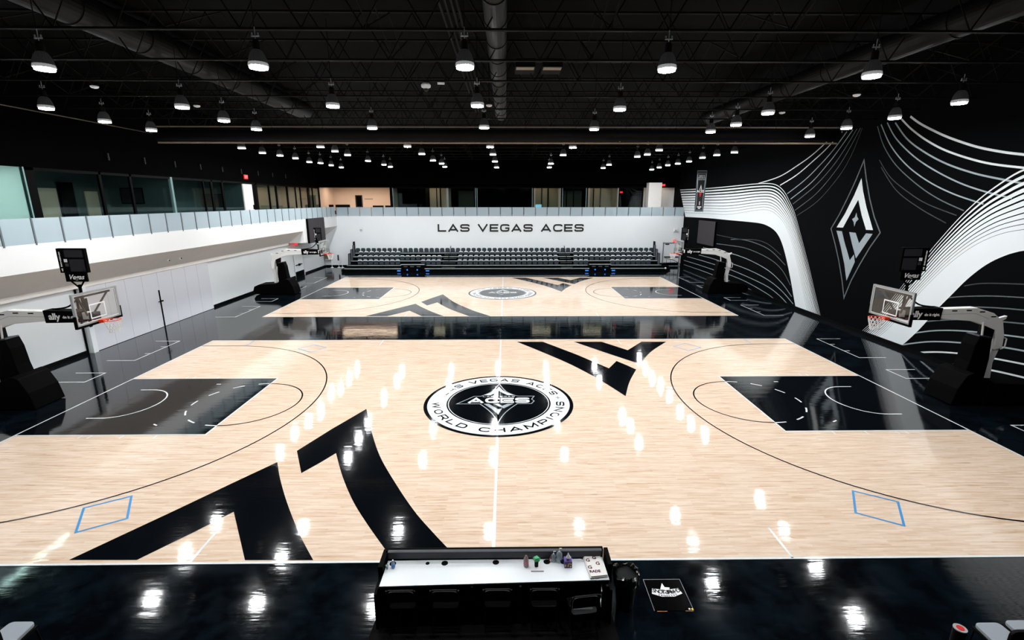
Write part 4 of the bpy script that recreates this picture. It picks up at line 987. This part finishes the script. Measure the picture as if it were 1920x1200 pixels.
    rim = MB().tube([(rx+.235*cos(2*pi*i/32), .235*sin(2*pi*i/32), 3.05) for i in range(32)], .013, 6, True).box(*sorted((X(13.32), X(13.50))), -.10, .10, 2.97, 3.07).build('rim', M['orange'], t)
    m = MB(); n = 12; lv = [(.232, 3.04), (.215, 2.93), (.18, 2.82), (.15, 2.72), (.14, 2.62)]
    for i in range(n):
        for sgn in (1, -1):
            m.tube([(rx+r*cos(2*pi*(i+sgn*.5*k)/n), r*sin(2*pi*(i+sgn*.5*k)/n), z) for k, (r, z) in enumerate(lv)], .009, 4)
    m.build('net', M['net'], rim)
    # shot clock on its stem
    sw, z0, z1, cy = (.45, 4.66, 5.46, .06) if big else (.27, 4.0, 5.0, .06)
    zc = z0-.3 if big else z0-.15
    cx = X(13.98) if big else X(13.9)
    st = MB().cyl((X(13.95), 0, 3.35), (X(13.95), 0, zc-.1), .045).tube(smooth_line([(X(15.0), 0, 3.42), (X(14.5), 0, 3.5), (X(14.15), 0, 3.75), (X(13.98), 0, 4.0)], 6), .028)
    st.cyl((X(13.95), -.0, zc-.22), (cx-.2, 0, zc), .025).cyl((X(13.95), -.0, zc-.22), (cx+.2, 0, zc), .025)
    st.build('clock_stem', M['vinyl'], t)
    ck = MB().box(cx-sw, cx+sw, -cy, cy, z0, z1).build('shot_clock', M['vinyl'], t, bevel=.01)
    h = z1-z0
    def pnl(name, u0, u1, w0, w1, m_, yy, sy):      # u runs from the court side to the outer side
        xa, xb = sorted((cx+s*(-sw+2*sw*u0), cx+s*(-sw+2*sw*u1))); ya, yb_ = sorted((yy, yy+sy*.006))
        MB().box(xa, xb, ya, yb_, z0+h*w0, z0+h*w1).build(name, m_, ck)
    for sy in (-1, 1):
        yy = sy*(cy+.002)
        pnl('game_display', .06, .72, .64, .94, M['screen'], yy, sy); pnl('shot_display', .06, .60, .06, .56, M['screen'], yy, sy)
        pnl('sponsor_patch', .66, .78, .44, .57, M['white'], yy, sy); pnl('grey_patch', .64, .76, .27, .39, M['vinyl_grey'], yy, sy)
        pnl('corner_mark', .10, .16, .08, .12, M['white'], yy, sy)
        lm = MB(); wz = z0+h*.07; ya, yb_ = sorted((yy, yy+sy*.004))       # strip of small upright marks, too small to read
        for i, wd in enumerate((.035, .05, 0, .05, .04, .05, .03, .05, .05, .045, .03, .05, .04)):
            hh = h*.062
            if wd: lm.box(*sorted((cx+s*sw*(.80-wd), cx+s*sw*(.80+wd))), ya, yb_, wz, wz+hh*.8)
            wz += hh
        lm.build('mark_strip', M['white_print'], ck)
    pl = MB().box(cx-sw*.78, cx+sw*.78, -.03, .03, zc, z0).build('name_plate', M['vinyl'], t)
    if big:
        for sy in (-1, 1):
            font_mesh('lettering', 'Vegas', .22, face(cx, sy*.034, (zc+z0)/2, (-sy, 0, 0), (0, 0, 1)), M['white_print'], pl, shear=.35, bold=.004)
    return t
hoop(1, 0, 'portable basketball hoop with white arm and clock at the right end of the near court', True)
hoop(-1, 0, 'portable basketball hoop with white arm at the left end of the near court', True)
hoop(1, DC, 'portable basketball hoop at the right end of the far court by the black wall', False)
hoop(-1, DC, 'portable basketball hoop at the left end of the far court by the white wall', False)

# ============================================================ SCORER'S TABLE
TZ = .78
rug = MB().prism([(-2.12, -12.2), (2.2, -12.2), (2.08, -9.1), (-1.96, -9.0)], lambda x, y, d: (x, y, .002+.012*d), 1).build('floor_mat', M['carpet']); tag(rug, 'dark grey carpet runner under the table and folding chairs', 'mat')
t = thing('scorers_table', 'long scorers table with a white top and black padded front beside the near sideline', 'table', (0, -9.1, 0))
MB().prism([(-1.84, -.32), (2.0, -.22), (1.98, .32), (-1.83, .27)], lambda x, y, d: (x, y, TZ-.035+.035*d), 1).build('tabletop', M['table_white'], t)
MB().box(-1.88, 2.0, .34, .42, .05, .93).build('front_panel', M['vinyl'], t, bevel=.01)
MB().box(-1.84, 1.97, .28, .36, .80, .94).build('padded_rail', M['vinyl_grey'], t, bevel=.02)
MB().box(-1.93, -1.85, -.02, .42, .0+.05, .90).box(-1.90, -1.86, -.45, -.02, .05, .74).build('side_panel', M['vinyl'], t)
MB().box(2.02, 2.09, .0, .42, .05, .90).box(1.98, 2.02, -.40, .0, .05, .74).build('side_panel', M['vinyl'], t)
for i, (x, r) in enumerate(((-1.73, .058), (-1.12, .036), (-.82, .058), (.08, .058), (.98, .058), (1.27, .058))):
    MB().cyl((x, .20+(.01 if i > 2 else 0), TZ-.001), (x, .20+(.01 if i > 2 else 0), TZ+.003), r, n=24).build('cable_hole', M['rubber'], t)
MB().box(-1.8, 1.97, .20, .24, .1, .70).build('modesty_panel', M['vinyl'], t)
for x in (-1.83, -.31, .5, 1.95):
    for y in (-.3, .3):
        MB().box(x-.02, x+.02, y-.02, y+.02, .05, TZ-.035).cyl((x-.02, y, .035), (x+.02, y, .035), .035, n=10).build('leg', M['rubber'], t)
# things on the table
def at(name, lab, cat, x, y, grp=None): return thing(name, lab, cat, (x, y, TZ), group=grp)
def bottle(t, h, r, m, capm, labm=None):
    MB().lathe([(r*.9, 0), (r, .01), (r, h*.62), (r*.8, h*.75), (r*.35, h*.88), (r*.33, h*.92)], n=16).build('body', m, t, smooth=True)
    MB().lathe([(r*.4, h*.9), (r*.4, h)], n=12).build('cap', capm, t)
    if labm: MB().lathe([(r*1.02, h*.2), (r*1.02, h*.5)], n=16).build('label_band', labm, t)
t = at('sanitizer_bottle', 'clear water bottle with a blue label at the left end of the white table', 'bottle', -1.70, -9.0); bottle(t, .16, .032, M['clearish'], M['white'], M['blue'])
t = at('small_cup', 'tiny clear cup beside the bottle at the left end of the table', 'cup', -1.80, -9.02); MB().lathe([(.02, 0), (.026, .07)], n=12).build('cup_body', M['clearish'], t)
t = at('drink_bottle', 'clear bottle with pink and red contents near the middle of the white table', 'bottle', .61, -8.99); bottle(t, .24, .045, M['clearish'], M['clear'], M['pinkish'])
MB().lathe([(.025, .12), (.035, .16), (.02, .2)], n=12).build('red_scoop', M['red'], t)
t = at('notepad', 'flat white notepad lying on the table below the black cup', 'notepad', .80, -9.04); MB().box(-.11, .11, -.07, .09, 0, .012).build('pages', M['white'], t); MB().box(-.11, .11, -.085, -.07, 0, .01).build('binding', M['grey_print'], t)
t = thing('black_cup', 'small black cup holding crumpled green tissue on the notepad', 'cup', (.79, -9.0, TZ+.012)); MB().lathe([(.034, 0), (.036, .1)], n=16).build('cup_body', M['rubber'], t)
m = MB(); random.seed(3); m.lathe([(.02, .10), (.06, .12), (.07, .15), (.045, .18), (.01, .175)], n=9, rib=-.25); m.build('tissue', M['green'], t)
for i, (x, y, h, r, lab) in enumerate(((1.10, -8.87, .20, .042, 'clear pump bottle standing left of the taller clear bottle'), (1.20, -8.88, .27, .055, 'tall clear pump bottle left of the purple tissue box'))):
    t = at('pump_bottle', lab, 'bottle', x, y); MB().lathe([(r, 0), (r, h*.6), (r*.5, h*.72), (r*.3, h*.76)], n=16).build('body', M['clearish'], t, smooth=True)
    MB().lathe([(r*.3, h*.76), (r*.12, h*.8), (r*.12, h)], n=10).box(-.006, .04, -.006, .006, h*.98, h).build('pump', M['white'], t)
t = at('pen_set', 'pens standing in the cable hole left of the clear bottles', 'pens', 1.0, -8.90); MB().cyl((0, 0, 0), (.03, .02, .12), .005).build('pen', M['mullion'], t); MB().cyl((.01, 0, 0), (.05, .01, .11), .005).build('pen', M['red'], t)
t = at('tissue_box', 'purple patterned tissue box with a white tissue sticking out', 'tissue box', 1.34, -8.98)
MB().box(-.065, .065, -.065, .065, 0, .13).build('box', M['purple'], t)
m = MB(); random.seed(5)
for k in range(9):
    x, z = random.uniform(-.05, .05), random.uniform(.02, .11); m.poly([(x-.015, z), (x, z-.018), (x+.014, z+.004), (x+.002, z+.016)], lambda a, b_: (a, -.067, b_))
m.build('yellow_pattern', M['yellow'], t)
MB().lathe([(.03, .13), (.05, .17), (.02, .22), (.006, .26)], n=7, rib=-.3).build('tissue', M['white'], t)
t = at('printed_towel', 'folded white towel printed with maroon letters at the right end of the table', 'towel', 1.80, -9.05)
pts = [(-.17, .24), (.14, .26), (.19, -.22), (-.12, -.26)]
MB().prism(pts, lambda x, y, d: (x, y, .002+d*.03), 1).prism([(p[0]*.95+.004, p[1]*.96) for p in pts], lambda x, y, d: (x, y, .033+d*.018), 1).build('cloth', M['towel'], t, bevel=.008)
def TX(name, s_, size, x, y, mm): return font_mesh('lettering', s_, size, face(x, y, .053, (1, .05, 0), (-.05, 1, 0)), mm, t, bold=.003, extrude=.001)
TX('g', 'G', .10, -.10, .13, M['maroon']); TX('g', 'G', .10, .02, .19, M['maroon']); TX('g', 'G', .10, .06, .05, M['maroon']); TX('g', 'G', .10, -.09, -.04, M['maroon']); TX('g', 'RADE', .075, -.02, -.135, M['maroon'])
MB().box(-.115, -.09, .10, .115, .052, .0545).box(.04, .065, .02, .035, .052, .0545).box(-.10, -.08, -.07, -.055, .052, .0545).build('orange_accent', M['ink_orange'], t)

# folding chairs
def make_chair():
    t = thing('folding_chair', 'x', 'folding chair')
    m = MB()
    MB().prism(rounded([(-.22, .70), (-.20, .82), (.20, .82), (.22, .70)], .1)+[(.22, .62), (-.22, .62)], lambda x, z, d: (x, -.22-.0*z+.02*d, z), 1).build('backrest', M['folding'], t)
    MB().prism(rounded([(-.21, -.18), (.21, -.18), (.22, .22), (-.22, .22)], .06, True), lambda x, y, d: (x, y, .43+.03*d), 1).build('seat', M['folding'], t)
    for s in (-1, 1):
        MB().tube([(s*.23, -.22, .84), (s*.23, -.12, .45), (s*.23, .22, .02)], .013).build('leg', M['folding'], t)
        MB().tube([(s*.21, .16, .44), (s*.21, -.26, .02)], .013).build('leg', M['folding'], t)
    MB().tube([(-.23, -.225, .80), (-.2, -.225, .85), (.2, -.225, .85), (.23, -.225, .80)], .013).build('top_rail', M['folding'], t)
    MB().cyl((-.21, -.2, .08), (.21, -.2, .08), .01).build('stretcher', M['folding'], t)
    MB().cyl((-.23, .17, .08), (.23, .17, .08), .01).build('stretcher', M['folding'], t)
    return t
ch = make_chair(); CT = tree_of(ch)
for i, (x, y, rz) in enumerate(((-1.45, -9.38, 0), (-.74, -9.38, .0), (.12, -9.37, 0), (.89, -9.37, 0), (1.52, -9.52, .12))):
    o = ch if i == 0 else copy_tree(ch, CT)
    o.location = (x, y, .014); o.rotation_euler = (0, 0, rz)
    o['label'] = f'black folding chair tucked under the white table, {ordinal(i)} from the left' if i < 4 else 'black folding chair turned slightly at the right end of the table'
    o['group'] = 'black folding chairs behind the white table'
pn = thing('paper_sheet', 'grey sheet lying on the seat of the turned folding chair', 'paper', (1.52, -9.5, .475)); MB().box(-.16, .16, -.12, .08, 0, .004).build('page', M['vinyl_grey'], pn)

# waste bin
t = thing('waste_bin', 'black waste bin with a glossy liner beside the right end of the table', 'bin', (2.36, -9.05, 0))
MB().lathe([(.15, .01), (.20, .66)], n=20).build('bin_body', M['rubber'], t)
m = MB(); n = 40; random.seed(9)
prof = [(.205, .50), (.225, .60), (.222, .69), (.19, .72), (.165, .68), (.15, .45), (.13, .2)]
vs = []
for r, z in prof:
    for i in range(n):
        a = 2*pi*i/n; q = r*(1+.07*sin(5*a+z*30)+random.uniform(-.04, .04)); vs.append((q*cos(a), q*sin(a)*1.1, z+random.uniform(-.015, .015)+.03*sin(3*a)*(z > .3)))
m.add(vs, [(k*n+i, k*n+(i+1) % n, (k+1)*n+(i+1) % n, (k+1)*n+i) for k in range(len(prof)-1) for i in range(n)]).build('liner', M['liner'], t)

# printed black mat on the floor
t = thing('printed_mat', 'square black floor mat with upside down white championship lettering right of the table', 'mat', (3.2, -8.83, .004))
MB().box(-.345, .345, -.36, .36, 0, .006).build('sheet', M['mat_sheet'], t)
m = MB(); fn = lambda x, y: (x, y, .0085)
m.ribbon([(-.345, -.36), (-.345, .36), (.345, .36), (.345, -.36)], .008, fn); m.build('edge_line', M['grey_print'], t)
m = MB(); m.ribbon([(-.26, .08), (-.1, .03), (0, .02), (.1, .03), (.26, .08)], [.13, .17, .15, .17, .13], fn)
m.poly([(-.02, .27), (.0, .17), (.09, .16), (.06, .08), (-.08, .08), (-.09, .13)], fn); m.build('printed_shape', M['white_print'], t)
def curved(s_, size, yc, mm, bend, z, wd, bold=0):
    k = len(s_)
    for i, c in enumerate(s_):
        x = wd*(.5-(i+.5)/k); y = yc+bend*(x/ (wd/2))**2
        a = math.atan2(2*bend*x/(wd/2)**2, 1)
        xd = Vector((-cos(a), -sin(a), 0)); yd = Vector((sin(a), -cos(a), 0))
        font_mesh('lettering', c, size, face(x, y, z, xd, yd), mm, t, bold=bold, extrude=.0008)
curved('CHAMPIONS', .12, .055, M['black_print'], .05, .0105, .50, .003)
curved('2022WNBA', .05, -.035, M['black_print'], .03, .0105, .36, .001)
MB().box(-.30, -.12, -.375, -.365, .001, .004).build('ink_mark', M['ink_orange'], t); MB().box(.20, .34, -.372, -.362, .001, .004).build('ink_mark', M['ink_orange'], t)
MB().cyl((.33, -.335, .006), (.33, -.335, .012), .018).build('sticker', M['yellow'], t); MB().cyl((.28, -.33, .006), (.28, -.33, .011), .018).build('sticker', M['white'], t)

# courtside chairs at the bottom corners
def court_chair(x, y, rz, lab):
    t = thing('courtside_chair', lab, 'chair', (x, y, 0), rz, 'grey padded courtside chairs')
    MB().prism(rounded([(-.22, .0), (-.2, .42), (.2, .42), (.22, .0)], .08)+[(.22, -.02), (-.22, -.02)], lambda a, b_, d: (a, b_-.2, .42+.06*d), 1).build('seat', M['pad_grey'], t, bevel=.015)
    MB().box(-.23, .23, -.21, .21, .37, .42).build('seat_frame', M['rubber'], t)
    MB().prism(rounded([(-.22, .50), (-.21, .86), (.21, .86), (.22, .50)], .1), lambda a, b_, d: (a, -.27-.05*d, b_), 1).build('backrest', M['rubber'], t, bevel=.01)
    for sx in (-1, 1):
        for sy in (-1, 1): MB().cyl((sx*.2, sy*.18, .40), (sx*.22, sy*.21, .0), .015).build('leg', M['rubber'], t)
        MB().cyl((sx*.2, -.2, .40), (sx*.2, -.28, .6), .015).build('back_post', M['rubber'], t)
court_chair(-7.42, -9.96, 0, 'grey padded chair in the bottom left corner, the one nearer the middle')
court_chair(-7.93, -9.99, 0, 'grey padded chair cut off by the left edge of the view')
court_chair(7.88, -10.17, 0, 'grey padded chair in the bottom right corner beside the red topped roller')
court_chair(8.40, -10.13, 0, 'grey padded chair at the right edge of the bottom corner')
t = thing('foam_roller', 'upright black foam roller with a red core in the bottom right corner', 'roller', (7.27, -10.14, 0))
MB().cyl((0, 0, .0), (0, 0, .56), .085, n=28).build('sleeve', M['rubber'], t); MB().lathe([(.088, .56), (.088, .575)], n=28).build('rim', M['silver'], t)
MB().cyl((0, 0, .575), (0, 0, .58), .05, n=24).build('core', M['red'], t)
